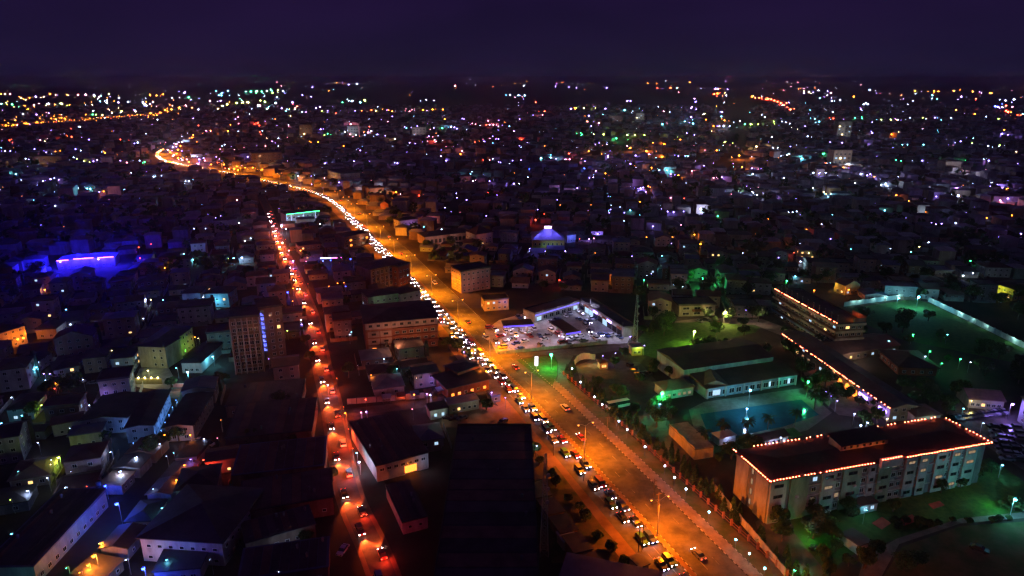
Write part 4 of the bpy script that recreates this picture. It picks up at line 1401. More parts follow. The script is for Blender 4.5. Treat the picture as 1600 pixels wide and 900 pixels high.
o.wins("front", 6, 1, 3, w=1.0, h=1.0, base=3.5, lit=0.0)
light(o.o, (4, -7, 6), "O", 300, 0.3)
# pale wall on the north side of the cross street
mw = thing("street_wall", "pale plastered wall along the red-lit cross street", "wall", g(610, 628))
P0, P1 = g(542, 632) - g(610, 628), g(664, 622) - g(610, 628)
for i in range(8):
    b = MB()
    b.obox(P0.lerp(P1, i / 8 + 0.004), P0.lerp(P1, (i + 1) / 8 - 0.004), 0.25, 0, 2.4)
    ob("panel", b.mesh("panel", "wall_pink"), mw)

# ------------------------------------------------------------------ street lamps of the avenue (double-armed, sodium)
def lampmeshes(h, arm):
    b = MB()
    b.tube((0, 0, 0), (0, 0, h - 0.6), 0.14, 0.08, 7)
    b.box(-0.25, 0.25, -0.25, 0.25, 0, 0.5)
    pole = b.mesh("pole", "steel")
    arms, heads, bulbs_ = [], [], []
    for s in (-1, 1):
        b = MB()
        b.tube((0, 0, h - 0.9), (s * arm * 0.55, 0, h - 0.15), 0.05)
        b.tube((s * arm * 0.55, 0, h - 0.15), (s * arm, 0, h), 0.05)
        arms.append(b.mesh("arm", "steel"))
        b = MB()
        x0, x1 = sorted((s * (arm - 0.3), s * (arm + 0.7)))
        b.box(x0, x1, -0.2, 0.2, h - 0.05, h + 0.15)
        heads.append(b.mesh("lamp_head", "steel"))
        b = MB()
        b.sphere((s * (arm + 0.25), 0, h - 0.12), 0.26, 0, 8, 5)
        bulbs_.append(b.mesh("bulb", emat("sodium%d%d" % (s, h), (1.0, 0.30, 0.03), 12.0, 'NONE')))
    return pole, arms, heads, bulbs_


LM = lampmeshes(12, 2.4)
POLES = [(56.5, 116), (40.2, 159), (24.1, 200.3), (7.6, 242.1), (-9.9, 283.6), (-27.7, 330.2), (-46.2, 376.2), (-64.6, 422), (-82.5, 466), (-101, 512), (-121, 561),
         (-141, 607), (-158, 645), (-174, 681), (-203, 731), (-240, 777), (-277, 815), (-312, 850), (-350, 886), (-390, 922), (-430, 957), (-470, 994), (-510, 1035), (-545, 1085), (-576, 1140)]
for i, (x, y) in enumerate(POLES):
    # heading across the road
    j = min(range(len(AV.p)), key=lambda k: (AV.p[k].x - x) ** 2 + (AV.p[k].y - y) ** 2)
    n = AV.n[j]
    c = AV.p[j]
    o = thing("street_lamp", "double-armed sodium street lamp on the avenue median", "street lamp", (c.x, c.y, 0.1), math.atan2(n.y, n.x), "street lamps on the avenue median", "bottom")
    ob("pole", LM[0], o)
    for k in (0, 1):
        ob("arm", LM[1][k], o)
        hd = ob("lamp_head", LM[2][k], o)
        ob("bulb", LM[3][k], hd)
        light(o, ((-2.7, 2.7)[k], 0, 11.2), (1.0, 0.155 + 0.09 * min(1, i / 5), 0.003), (1.0, 1.7)[k] * (27000 if i < 4 else 34000 if i < 17 else 56000), 0.25, 160, ((-0.10, 0.42)[k], 0, -1))

# row of garden lamps along the hotel drive
b = MB()
b.tube((0, 0, 0), (0, 0, 3.4), 0.06, 0.05)
GPOLE = b.mesh("pole", "dark_steel")
for q in ((894, 576), (907, 597), (929, 620), (941, 632), (953, 645), (967, 658), (980, 671), (1008, 698), (1039, 728), (1054, 746), (1072, 764), (1108, 800), (1150, 843), (1171, 865), (1195, 888)):
    p = g(q[0], q[1], 3.6)
    o = thing("garden_lamp", "white globe lamp in the row along the hotel drive fence", "garden lamp", (p.x, p.y, 0), 0, "globe lamps along the hotel drive", "bottom")
    ob("pole", GPOLE, o)
    ob("globe", GLOBE["C" if q[0] > 1090 else "W"], o, (0, 0, 3.6))
    light(o, (0, 0, 2.95), (0.55, 0.95, 0.85) if q[0] > 1090 else (0.55, 0.72, 1.0), 130, 0.3)

# fence beside the drive: pickets of brick piers and rails
fn = thing("drive_fence", "low orange-lit fence with brick piers between avenue verge and hotel drive", "fence", AV.at(60, 22)[0])
fb = fn.location.copy()
t = 20.0
k = 0
while t < 168:
    a, c = AV.at(t, 22.0)[0] - fb, AV.at(t + 3.4, 22.0)[0] - fb
    b = MB()
    b.box(a.x - 0.3, a.x + 0.3, a.y - 0.3, a.y + 0.3, 0, 1.9)
    ob("pier", b.mesh("pier", "wall_terracotta"), fn)
    b = MB()
    b.obox(a, c, 0.08, 0.3, 0.42)
    b.obox(a, c, 0.08, 1.2, 1.32)
    ob("rail", b.mesh("rail", "wall_terracotta"), fn)
    t += 3.6
# retaining wall nearer the big hotel
rw_ = thing("garden_wall", "orange-lit garden wall running down to the bottom edge below the big hotel", "wall", g(1150, 790))
gp = [g(*q) - g(1150, 790) for q in ((1116, 766), (1142, 800), (1175, 838), (1200, 868), (1226, 900))]
for a, c in zip(gp, gp[1:]):
    for i in range(4):
        b = MB()
        b.obox(a.lerp(c, i / 4 + 0.01), a.lerp(c, (i + 1) / 4 - 0.01), 0.3, 0, 2.2 + 0.15 * (i % 2))
        ob("panel", b.mesh("panel", "wall_cream"), rw_)
light(rw_, (-3, -4, 4), "S", 300, 0.3)
light(rw_, (4, -14, 4), "S", 300, 0.3)

# ------------------------------------------------------------------ free-standing security lights as seen, plus small ones added in the dark lower-left blocks
LAMPS = """1425,522,G,4 1452,548,G,3 1500,560,G,3 1290,560,G,2 20,620,W,2 35,648,C,2 110,668,W,1 140,672,V,2 60,690,W,2 30,735,C,1 75,745,W,2 112,735,W,1 250,692,W,2 272,706,C,1 300,716,V,2 240,762,W,1 255,792,C,2 330,762,W,1 300,782,O,1 200,872,W,2 262,872,C,2 330,872,W,1 346,802,C,1 20,832,C,2 70,862,W,1 140,632,W,2 15,690,V,1 105,760,W,2 150,700,C,2 175,705,W,2 345,655,O,1 420,560,V,1 430,610,O,1 560,570,W,1 580,585,O,2 620,575,C,2 650,590,Y,1 600,560,W,2 33,311,W,3 75,323,V,3 87,321,W,2 51,325,O,2 74,338,O,1 100,354,O,1 64,351,V,1 153,318,O,1 174,347,W,2 190,339,Y,2 205,341,O,2 232,328,R,2 267,313,C,3
280,313,O,2 371,312,P,3 385,317,O,2 353,340,V,1 350,343,W,3 337,340,V,2 345,337,V,1 374,348,W,2 347,356,V,2 304,357,W,1 322,357,W,1 383,376,W,2 392,372,W,2 217,386,R,2
237,381,R,1 219,403,R,2 275,396,W,4 288,396,C,2 302,405,C,3 317,404,C,3 365,403,C,4 378,402,W,4 358,404,L,2 258,418,O,3 110,436,R,2 71,452,O,3 105,483,C,2 58,487,R,2
111,506,W,3 228,467,W,4 236,468,Y,2 256,468,C,2 281,468,W,2 300,477,V,4 298,470,W,2 313,470,W,2 335,470,C,4 319,464,W,2 212,498,Y,3 225,497,W,2 172,497,W,1 29,529,O,4
38,527,O,4 30,513,W,1 37,513,W,1 176,547,Y,1 60,565,W,2 59,573,C,3 70,583,V,2 79,583,V,2 72,593,W,1 87,606,R,2 88,597,O,3 130,592,W,2 172,593,V,1 193,588,C,2 232,578,Y,3
293,580,C,5 333,556,C,4 277,574,C,2 305,526,O,2 311,528,Y,1 164,617,V,3 189,618,V,1 67,632,L,3 3,660,C,3 170,653,W,3 183,652,W,4 258,678,O,3 298,678,O,3 235,680,C,2 93,713,L,4
82,717,W,1 82,724,Y,1 214,713,W,4 188,735,W,4 165,757,B,4 185,785,B,5 279,748,O,4 290,725,O,3 261,711,W,1 330,725,R,4 320,717,R,3 341,683,P,1 320,684,W,2 369,711,O,3 45,765,W,3
18,779,L,1 137,758,R,1 72,823,L,2 158,847,L,1 225,885,B,5 161,846,O,4 150,866,S,5 140,880,O,4 128,892,O,2 107,885,G,2 361,786,C,3 393,837,W,2 436,826,W,2 453,821,O,2 446,847,W,3 437,890,W,3
424,347,P,3 428,352,P,3 431,360,P,2 442,379,Y,4 452,391,P,3 445,385,R,2 458,407,V,4 463,439,O,4 457,427,W,2 450,456,B,4 458,450,O,2 458,470,O,2 475,457,R,2 440,352,W,5 447,357,W,3
500,349,W,4 505,407,B,4 517,406,B,3 530,405,V,2 548,404,B,3 470,391,O,3 479,408,P,1 514,447,O,2 528,442,O,2 538,441,O,2 540,447,B,2 471,499,W,3 472,506,V,3 449,516,L,2 546,522,W,2
549,518,C,2 655,305,R,3 662,304,O,3 657,312,R,2 687,306,V,2 729,312,V,3 695,324,V,2 673,342,P,3 662,354,C,2 677,349,W,2 690,358,W,2 760,337,V,2 785,338,V,2 784,304,R,3
814,318,Y,4 828,325,V,2 840,327,V,2 851,334,R,2 837,343,R,4 853,312,V,2 871,312,V,2 875,320,O,2 954,327,V,2 952,332,V,2 975,332,V,2 985,328,C,3 999,336,C,2 1000,315,O,2
1043,330,V,3 1052,331,V,3 1033,326,V,1 1068,330,V,2 1095,326,W,6 1121,337,G,3 1138,343,O,2 1152,345,O,2 1020,353,V,3 1085,366,O,3 1094,381,O,5 1108,394,V,2 1064,351,P,2
827,388,V,2 934,365,V,4 920,373,V,3 928,372,P,2 905,373,R,1 1050,367,O,3 1049,380,V,1 987,400,V,2 1034,399,C,2 1020,408,C,4 1171,408,V,2 961,432,O,4 1017,427,V,2 1010,430,W,1
1045,428,V,1 1058,429,V,1 1098,434,G,6 1067,447,W,3 1052,444,W,2 874,437,R,3 1006,437,G,3 1132,487,Y,6 1165,484,V,2 1084,517,L,6 985,525,V,3 1006,539,V,2 862,553,G,6
942,555,V,2 961,551,V,2 1034,613,G,6 1030,630,C,3 1172,608,C,5 1167,637,W,4 1232,331,W,1 1238,331,W,2 1245,330,W,2 1382,328,C,3 1200,342,O,1 1497,305,W,6 1449,330,W,4 1470,335,W,2
1489,340,W,3 1515,347,V,4 1455,348,V,2 1462,350,V,3 1471,349,V,2 1492,348,W,2 1554,339,W,2 1526,335,O,2 1541,340,O,2 1580,336,O,2 1595,365,V,3 1222,373,W,2 1232,374,C,2 1260,358,O,1
1284,361,R,3 1297,373,V,2 1296,383,V,2 1258,387,V,2 1250,380,W,2 1322,376,R,1 1208,390,O,4 1216,402,V,2 1230,395,R,3 1240,394,R,2 1263,395,Y,2 1250,408,W,3 1329,389,C,1 1391,388,W,1
1450,378,W,2 1436,385,Y,2 1422,393,C,2 1512,386,V,3 1523,384,V,2 1539,386,V,3 1515,407,G,2 1487,432,O,2 1504,430,W,3 1520,426,W,3 1229,438,G,4 1242,431,C,3 1272,453,O,3 1325,452,O,3
1403,465,C,4 1435,463,C,6 1388,532,C,3 1445,556,W,2 1470,567,G,2 1480,522,C,2 1515,565,W,2 1263,595,G,5 1289,611,V,2 1298,618,V,2 1307,625,V,2 1386,653,Y,3 1363,588,L,2 1392,605,L,2
1406,615,C,2 1516,625,Y,2 1580,630,V,5 1505,637,C,3 1335,645,W,3 1345,663,W,4 1354,659,W,3 1220,682,W,3 1585,778,C,5 1240,888,G,3 1352,795,C,2 1565,725,C,3 1535,660,W,2
839,695,W,2 768,612,V,3 790,620,V,2 725,549,V,3 757,463,V,3 565,643,P,3 573,642,V,3 541,644,O,3 645,638,P,2 667,614,V,3 673,616,W,3 684,590,V,4 512,600,W,3 562,720,W,4 558,706,C,3
1270,345,C,2 1283,350,W,1 1290,344,W,2 1277,352,W,2 1300,335,C,1 1420,350,W,1 1560,370,V,1 930,395,O,1 975,345,W,1 1010,370,O,2 1125,360,W,1 1180,365,O,1 1160,395,W,1"""
BR = [0.16, 0.20, 0.25, 0.32, 0.42, 0.60]
PW = [25, 160, 480, 1300, 3200, 8000]


def zone(x, y):
    right = x > AVX(y)
    if right:
        if y > 560:
            return "in the hotel grounds"
        if y > 425:
            return "beyond the petrol station" if x < 1190 else "around the walled lawn"
        return "on the blocks right of the avenue" if x < 1190 else "on the blocks at upper right"
    if x > SIDEX(y):
        return "between avenue and side street"
    if y > 600:
        return "in the lower left blocks"
    return "around the green-lit building" if y > 430 else "on the blocks at left"


def mkx(path):
    t = sorted((px((p.x, p.y, 0))[1], px((p.x, p.y, 0))[0]) for p in path.p if p.y > 125)

    def f(y):
        return min(t, key=lambda q: abs(q[0] - y))[1]
    return f


AVX, SIDEX = mkx(AV), mkx(SIDE)
SIZEW = ["tiny", "small", "", "bright", "big bright", "dazzling"]
lampkeep = []
SPOLE = {}
for tok in LAMPS.split():
    x, y, c, s = tok.split(",")
    x, y, s = float(x), float(y), int(s)
    h = 5.0 if s < 5 else 7.0
    p = g(x, y, h)
    dist = (p - cam.location).length
    lampkeep.append((p.x, p.y))
    lab = " ".join(("%s %s pole light %s" % (SIZEW[s - 1], CNAME[c], zone(x, y))).split())
    o = thing("security_light", lab, "light", (p.x, p.y, 0), U(-0.4, 0.4), "security lights on poles", "left")
    if h not in SPOLE:
        b = MB()
        b.tube((0, 0, 0), (0, 0, h), 0.07, 0.05)
        b.tube((0, 0, h), (0, -0.5, h + 0.1), 0.04)
        b1 = MB()
        b1.box(-0.25, 0.25, -0.95, -0.35, h + 0.2, h + 0.35)
        SPOLE[h] = (b.mesh("pole", "steel"), b1.mesh("lamp_head", "dark_steel"))
    ob("pole", SPOLE[h][0], o)
    hd = ob("lamp_head", SPOLE[h][1], o)
    r = max(BR[s - 1], dist * 0.00050 * (0.7 + 0.3 * s))
    k = ("sl", c, round(r, 2))
    if k not in WCACHE:
        b = MB()
        b.sphere((0, 0, 0), k[2], 0, 8, 5)
        WCACHE[k] = b.mesh("bulb", "bulb" + c)
    ob("bulb", WCACHE[k], hd, (0, -0.65, h + 0.2 - k[2] * 0.6))
    if s > 2 or (s == 2 and y > 540):
        light(o, (0, -0.65, h - 0.25 - 1.6 * k[2]), c, PW[s - 1] * (1.0 if dist < 450 else 1.5), 0.3)

# neon strips low on the ground floor, mid left
o = thing("neon_strip", "long blue-white neon strip over a dark forecourt left of the avenue", "neon sign", g(520, 412), 0.05)
b = MB()
b.box(-8, -1, -0.1, 0.1, 3.6, 4.2)
ob("tube", b.mesh("tube", emat("neon_cool", (0.3, 0.4, 1.0), 12)), o)
b = MB()
b.box(-1, 6, -0.1, 0.1, 3.9, 4.2)
ob("tube", b.mesh("tube", "neon_pink"), o)
for sx in (-8, 6):
    b = MB()
    b.tube((sx, 0.2, 0), (sx, 0.2, 4.2), 0.08)
    ob("post", b.mesh("post", "steel"), o)
light(o, (-4, -2, 4), "B", 900, 0.4)

# ------------------------------------------------------------------ lattice masts and utility poles
def mast(label, base, h, w0):
    o = thing("lattice_mast", label, "mast", base)
    legs = [(sx * w0 / 2, sy * w0 / 2) for sx, sy in ((-1, -1), (1, -1), (1, 1), (-1, 1))]
    for lx, ly in legs:
        b = MB()
        b.tube((lx, ly, 0), (lx * 0.25, ly * 0.25, h), 0.09, 0.06, 5)
        ob("leg", b.mesh("leg", "steel"), o)
    n = int(h / 2.2)
    for i in range(n):
        b = MB()
        z0, z1 = h * i / n, h * (i + 1) / n
        k0, k1 = 1 - 0.75 * i / n, 1 - 0.75 * (i + 1) / n
        for j in range(4):
            a, c = legs[j], legs[(j + 1) % 4]
            b.tube((a[0] * k0, a[1] * k0, z0), (c[0] * k1, c[1] * k1, z1), 0.045, None, 4)
            b.tube((c[0] * k0, c[1] * k0, z0), (a[0] * k1, a[1] * k1, z1), 0.045, None, 4)
            b.tube((a[0] * k1, a[1] * k1, z1), (c[0] * k1, c[1] * k1, z1), 0.04, None, 4)
        ob("brace", b.mesh("brace", "steel"), o)
    for k in range(3):
        b = MB()
        z = h * (0.55 + 0.13 * k)
        b.tube((0.5 + 0.1 * k, -0.7, z), (0.6 + 0.1 * k, -1.1, z), 0.55, 0.5, 10)
        ob("dish", b.mesh("dish", "wall_white"), o)
    return o


mast("thin lattice radio mast at the edge of the dirt lot, bottom centre", g(850, 866), 30, 2.2)
mast("slim lattice mast with dishes behind the petrol station shops", g(991, 548), 27, 2.4)
for q, hh in (((997, 866), 9), ((1003, 862), 9), (((1027), 806), 8), ((865, 712), 9), ((948, 690), 10), ((912, 752), 9), ((1020, 790), 9)):
    p = g(*q)
    o = thing("utility_pole", "plain utility pole at the edge of the avenue", "pole", p, 0.3, "utility poles beside the avenue", "left")
    b = MB()
    b.tube((0, 0, 0), (0, 0, hh), 0.13, 0.09, 6)
    ob("pole", b.mesh("pole", "bark"), o)
    b = MB()
    b.box(-0.9, 0.9, -0.06, 0.06, hh - 0.8, hh - 0.65)
    ob("crossarm", b.mesh("crossarm", "bark"), o)

# ------------------------------------------------------------------ vehicles (modelled facing -Y)
def car_meshes(kind):
    """side profile extruded across the car"""
    if kind == "saloon":
        L, Wd, prof = 4.5, 1.75, [(-2.25, 0.35), (-2.25, 0.7), (-2.1, 0.85), (-1.1, 0.95), (2.05, 0.98), (2.25, 0.85), (2.25, 0.35)]
        cab = [(-1.1, 0.94), (-0.45, 1.42), (1.0, 1.44), (1.75, 0.97)]
    elif kind == "jeep":
        L, Wd, prof = 4.7, 1.9, [(-2.35, 0.45), (-2.35, 0.95), (-2.2, 1.08), (-1.0, 1.15), (2.3, 1.15), (2.35, 0.9), (2.35, 0.45)]
        cab = [(-1.0, 1.14), (-0.5, 1.75), (1.9, 1.78), (2.25, 1.14)]
    elif kind == "minibus":
        L, Wd, prof = 5.0, 1.9, [(-2.5, 0.4), (-2.5, 1.0), (-2.3, 1.15), (-1.9, 1.25), (2.5, 1.25), (2.5, 0.4)]
        cab = [(-1.95, 1.24), (-1.4, 1.98), (2.35, 2.0), (2.5, 1.24)]
    else:
        L, Wd, prof = 9.5, 2.4, [(-4.75, 0.5), (-4.75, 1.5), (-4.65, 1.7), (4.7, 1.7), (4.75, 1.5), (4.75, 0.5)]
        cab = [(-4.6, 1.69), (-4.4, 2.9), (4.6, 2.95), (4.7, 1.69)]
    hw = Wd / 2

    def extr(b, pr, w_, mi, taper=0.0):
        n = len(b.v)
        k = len(pr)
        zs = [p[1] for p in pr]
        z0, z1 = min(zs), max(zs)
        for sx in (-1, 1):
            for (yy, zz) in pr:
                b.v.append((sx * (w_ - taper * (zz - z0) / max(1e-6, z1 - z0)), yy, zz))
        b.f.append(tuple(n + i for i in range(k)))
        b.m.append(mi)
        b.f.append(tuple(n + k + i for i in reversed(range(k))))
        b.m.append(mi)
        for i in range(k):
            j = (i + 1) % k
            b.f.append((n + j, n + i, n + k + i, n + k + j))
            b.m.append(mi)
    body = MB()
    extr(body, prof, hw, 0)
    # roof skin of the cabin in paint
    a, c = cab[1], cab[2]
    body.box(-hw + 0.2, hw - 0.2, a[0] + 0.05, c[0] - 0.05, a[1] + 0.0, a[1] + 0.06)
    glass = MB()
    extr(glass, cab, hw - 0.04, 0, 0.16)
    wh_ = MB()
    wh_.tube((-0.1, 0, 0), (0.1, 0, 0), 0.33, 0.33, 10)
    hl = MB()
    y0 = prof[0][0]
    zh = 0.66 if kind == "saloon" else 0.85
    hl.box(-0.17, 0.17, y0 - 0.06, y0 - 0.002, zh - 0.10, zh + 0.10)
    tl = MB()
    y1 = prof[-1][0]
    tl.box(-0.15, 0.15, y1 + 0.002, y1 + 0.05, zh, zh + 0.2)
    return dict(body=body, glass=glass, wheel=wh_, hl=hl, tl=tl, hw=hw, ax=(y0 + 0.85, y1 - 0.85), L=L)


CARS = {k: car_meshes(k) for k in ("saloon", "jeep", "minibus", "coach")}
CME = {}


def car(kind, paint, loc, heading, label, group, lit=True, parts=True, auto="bottom", hv="headlamp", name=None):
    """heading: unit vector the car faces"""
    d = CARS[kind]
    rz = math.atan2(heading.x, -heading.y)
    o = thing(name or ("coach" if kind == "coach" else kind if kind == "minibus" else "car"), label, {"saloon": "car", "jeep": "car", "minibus": "minibus", "coach": "coach"}[kind], loc, rz, group, auto)
    for key, mb_, m in (("body" + kind + paint, d["body"], CARPAINT[paint]), ("glass" + kind, d["glass"], "glass_dark"), ("wheel", d["wheel"], "rubber"),
                        ("hl" + kind + hv, d["hl"], hv), ("hlo" + kind, d["hl"], "glass_dark"), ("tl" + kind, d["tl"], "tailamp"), ("tlo" + kind, d["tl"], "tarp_red")):
        if key not in CME:
            nm = "body" if key.startswith("body") else "windows" if key.startswith("glass") else "wheel" if key == "wheel" else "headlight" if key.startswith("hl") else "tail_light"
            CME[key] = mb_.mesh(nm, m)
    ob("body", CME["body" + kind + paint], o)
    ob("glazing", CME["glass" + kind], o)
    if parts:
        for sx in (-1, 1):
            for ya in d["ax"]:
                ob("wheel", CME["wheel"], o, (sx * (d["hw"] - 0.08), ya, 0.33))
    for sx in (-1, 1):
        ob("headlight", CME[("hl" + kind + hv) if lit else ("hlo" + kind)], o, (sx * (d["hw"] - 0.28), 0, 0))
        if parts or lit:
            ob("tail_light", CME[("tl" if lit else "tlo") + kind], o, (sx * (d["hw"] - 0.25), 0, 0))
    return o


PAINTS = ["black", "black", "black", "silver", "grey", "grey", "grey", "dark red", "blue", "blue", "green"]
KINDS_ = ["saloon", "saloon", "saloon", "jeep", "jeep", "minibus"]
far_traffic = []
ncar = 0
for lane, off in (("inner", -2.9), ("middle", -5.5), ("outer", -8.3)):
    t = AV.d[0] + 30 + {"inner": 7, "middle": 2, "outer": 150}[lane]
    while t < 1330:
        near = t < 330
        p, n = AV.at(t, off + U(-0.35, 0.35), 0.05)
        fw = Vector((n.y, -n.x, 0))           # towards the camera
        if not (lane == "outer" and (t > 560 or R() < 0.30)) and not (t < 95 and R() < 0.15):
            hdg = fw
            kind, paint = random.choice(KINDS_), random.choice(PAINTS)
            if kind == "minibus":
                paint = random.choice(("yellow", "blue", "grey", "dark red"))
            if t < 700:
                car(kind, paint, p, hdg, "%s %s in the %s lane of the jammed avenue" % (paint, "estate" if kind == "jeep" else kind, lane), "cars jammed on the avenue",
                    parts=near, hv=random.choice(("headlamp", "headlamp", "headlampV")))
                ncar += 1
            else:
                far_traffic.append((p, hdg))
        t += U(6.0, 8.0) if t > 160 else U(6.5, 11)
b = MB()
for p, hdg in far_traffic:
    s_ = Vector((hdg.y, -hdg.x, 0))
    c = p
    b.obox(c - hdg * 2.2, c + hdg * 2.2, 1.8, 0.4, 1.5, 0)
    for k in (-0.6, 0.6):
        q = c + hdg * 2.3 + s_ * k
        b.ball((q.x, q.y, 1.0), U(0.15, 0.45) * (1.0 if p.y < 1000 else 1.6), 1 if R() < 0.5 else 2)
stuff("far_traffic", b.mesh("far_traffic", [CARPAINT["grey"], emat("far_headlamp", (1.0, 0.62, 0.45), 20.0, 'NONE'), "farO"]), "distant stream of headlights where the avenue curves away", "traffic")

# cars driving away on the near-empty carriageway
for t, off, paint, kind in ((52, 5.5, "grey", "saloon"), (118, 4.0, "dark red", "saloon"), (140, 8.5, "silver", "jeep"), (182, 6.0, "dark red", "saloon"), (245, 4.5, "black", "saloon"), (318, 7.5, "white", "minibus"),
                            (398, 5.0, "dark red", "saloon"), (455, 9.0, "silver", "saloon"), (560, 6, "grey", "jeep"), (640, 5, "black", "saloon")):
    p, n = AV.at(t, off, 0.05)
    fw = Vector((-n.y, n.x, 0))
    if fw.y < 0:
        fw = -fw
    car(kind, paint, p, fw, "%s %s driving away on the open side of the avenue" % (paint, "estate car" if kind == "jeep" else kind), "cars on the open carriageway", parts=t < 330)

# cars on the red side street, with their headlights washing the road
tt, k = 26.0, 0
while tt < 560:
    away = k % 2 == 1
    p, n = SIDE.at(tt, 1.4 if away else -1.4, 0.05)
    fw = Vector((n.y, -n.x, 0)) * (-1 if away else 1)
    paint = random.choice(("black", "grey", "silver", "dark red"))
    o = car(random.choice(("saloon", "saloon", "jeep")), paint, p, fw, "%s car %s on the side street" % (paint, "showing red tail lights" if away else "with bright headlights"), "cars on the side street", parts=tt < 250)
    if tt < 480:
        light(o, (0, -2.7, 0.9), (1.0, 0.11, 0.015), 26000 if not away else 13000, 0.2, 62, (0, -1, -0.22))
        if away or k % 2:
            light(o, (0, 3.0, 1.4), (1.0, 0.04, 0.015), 800, 0.2)
    tt += U(8, 14) if tt < 200 else U(11, 22) if tt < 300 else U(7, 13)
    k += 1
for x, y, pw in ((521, 655, 420), (528, 700, 620), (532, 730, 360), (512, 612, 260), (470, 460, 260), (447, 385, 420)):
    j = min(range(len(SIDE.p)), key=lambda k: (SIDE.p[k] - g(x, y)).length)
    p = SIDE.p[j] + SIDE.n[j] * 3.6
    o = thing("street_lantern", "dim red lantern on a pole beside the side street", "lamp", p, 0, "lanterns on the side street", "bottom")
    b = MB()
    b.tube((0, 0, 0), (0, 0, 5.4), 0.07, 0.05)
    ob("pole", b.mesh("pole", "dark_steel"), o)
    b = MB()
    b.sphere((0, 0, 5.5), 0.14, 0, 8, 5)
    ob("globe", b.mesh("globe", emat("dimred%d" % y, (1.0, 0.12, 0.02), 5, 'NONE')), o)
    light(o, (0, 0, 5.0), (1.0, 0.10, 0.015), pw * 7, 0.3, 140)

# parked cars
ST = [(765, 513, "dark red"), (773, 516, "silver"), (790, 519, "white"), (797, 522, "silver"), (806, 524, "yellow"), (815, 519, "grey"), (825, 521, "silver"), (828, 526, "dark red"), (801, 531, "grey"), (806, 538, "blue"),
      (812, 546, "blue"), (785, 544, "yellow"), (877, 519, "dark red"), (872, 524, "dark red"), (884, 528, "white"), (893, 531, "white"), (901, 530, "silver"), (906, 526, "white"), (879, 536, "dark red"), (887, 534, "white"),
      (918, 505, "blue"), (924, 499, "white"), (931, 498, "blue"), (915, 510, "grey"), (938, 524, "blue"), (947, 526, "blue"), (956, 525, "silver"), (890, 491, "white"), (884, 495, "silver"), (897, 478, "black"),
      (902, 475, "black"), (868, 512, "silver"), (862, 518, "white"), (856, 525, "grey"), (850, 531, "silver"), (843, 526, "blue"), (920, 518, "black"), (926, 525, "white"), (932, 531, "silver"), (912, 533, "grey"), (968, 528, "blue"), (870, 500, "black"), (862, 504, "silver"), (795, 512, "white"), (782, 526, "dark red"), (775, 536, "grey"), (790, 537, "silver"), (820, 534, "white"), (835, 516, "silver"), (905, 500, "blue"), (910, 492, "silver"), (903, 487, "white"), (810, 497, "blue"), (820, 496, "silver"), (890, 540, "black"), (760, 530, "silver"), (845, 540, "grey")]
for x, y, paint in ST:
    a = random.choice((0.4, 0.5, 2.0, -1.1, 0.3)) + U(-0.2, 0.2)
    car(random.choice(("saloon", "saloon", "jeep")), paint, g(x, y, 0.075), Vector((math.sin(a), -math.cos(a), 0)), "%s car waiting on the bright petrol station forecourt" % paint, "cars at the petrol station", lit=R() < 0.3, auto="left", hv="headlampV")
for x, y, paint, kind in ((986, 574, "black", "jeep"), (992, 580, "black", "saloon"), (998, 586, "grey", "saloon"), (1004, 592, "black", "jeep"), (1012, 585, "black", "saloon"), (974, 610, "black", "saloon"), (1024, 632, "black", "saloon"),
                          (1093, 503, "grey", "saloon"), (1105, 502, "black", "jeep"), (1118, 504, "dark red", "saloon"), (1278, 862, "black", "saloon"), (1530, 860, "black", "saloon")):
    a = 0.8 + U(-0.2, 0.2)
    car(kind, paint, g(x, y, 0.06), Vector((math.sin(a), -math.cos(a), 0)), "%s car parked in the dim hotel grounds" % paint, "cars parked in the hotel grounds", lit=False, auto="left")
car("coach", "white", g(965, 637, 0.06), Vector((-0.9, -0.35, 0)).normalized(), "orange-lit white coach parked beside the hotel drive lamps", None, lit=False, auto=None)
for i in range(13):
    x, y = 1492 + i * 6.2, 651 - i * 0.9
    pt = random.choice(PAINTS[2:7])
    car("saloon", pt, g(x, y + 4, 0.06), Vector((0.15, -1, 0)).normalized(), "%s car in the long parked row beside the pavilion" % pt, "cars parked by the pavilion", lit=False, auto="left")
for r in range(4):
    for i in range(7):
        x, y = 1552 + r * 16 + i * 3.5 - 0, 668 + i * 8.5 + r * 1.0
        if x < 1612 and R() < 0.85:
            pt = random.choice(PAINTS[:7])
            car(random.choice(("saloon", "jeep")), pt, g(x, y, 0.06), Vector((-1, 0.25, 0)).normalized(), "%s car parked in the dark lot right of the big hotel" % pt, "cars in the right car park", lit=False, auto="left")
car("saloon", "white", g(536, 862, 0.06), Vector((-0.25, -0.97, 0)), "white car in a small yard beside the side street at the bottom", None, lit=False, auto=None)
for x, y, pt in ((90, 590, "silver"), (100, 593, "blue"), (128, 596, "silver"), (145, 600, "grey"), (186, 592, "blue"), (700, 655, "black"), (712, 652, "black"), (722, 655, "grey"), (786, 660, "black"), (330, 728, "dark red"), (300, 700, "silver"), (325, 696, "white"), (310, 690, "white")):
    a = U(0, 6)
    car("saloon", pt, g(x, y, 0.06), Vector((math.sin(a), math.cos(a), 0)), "%s car parked in a side yard" % pt, "cars parked in side yards", lit=False, auto="left")

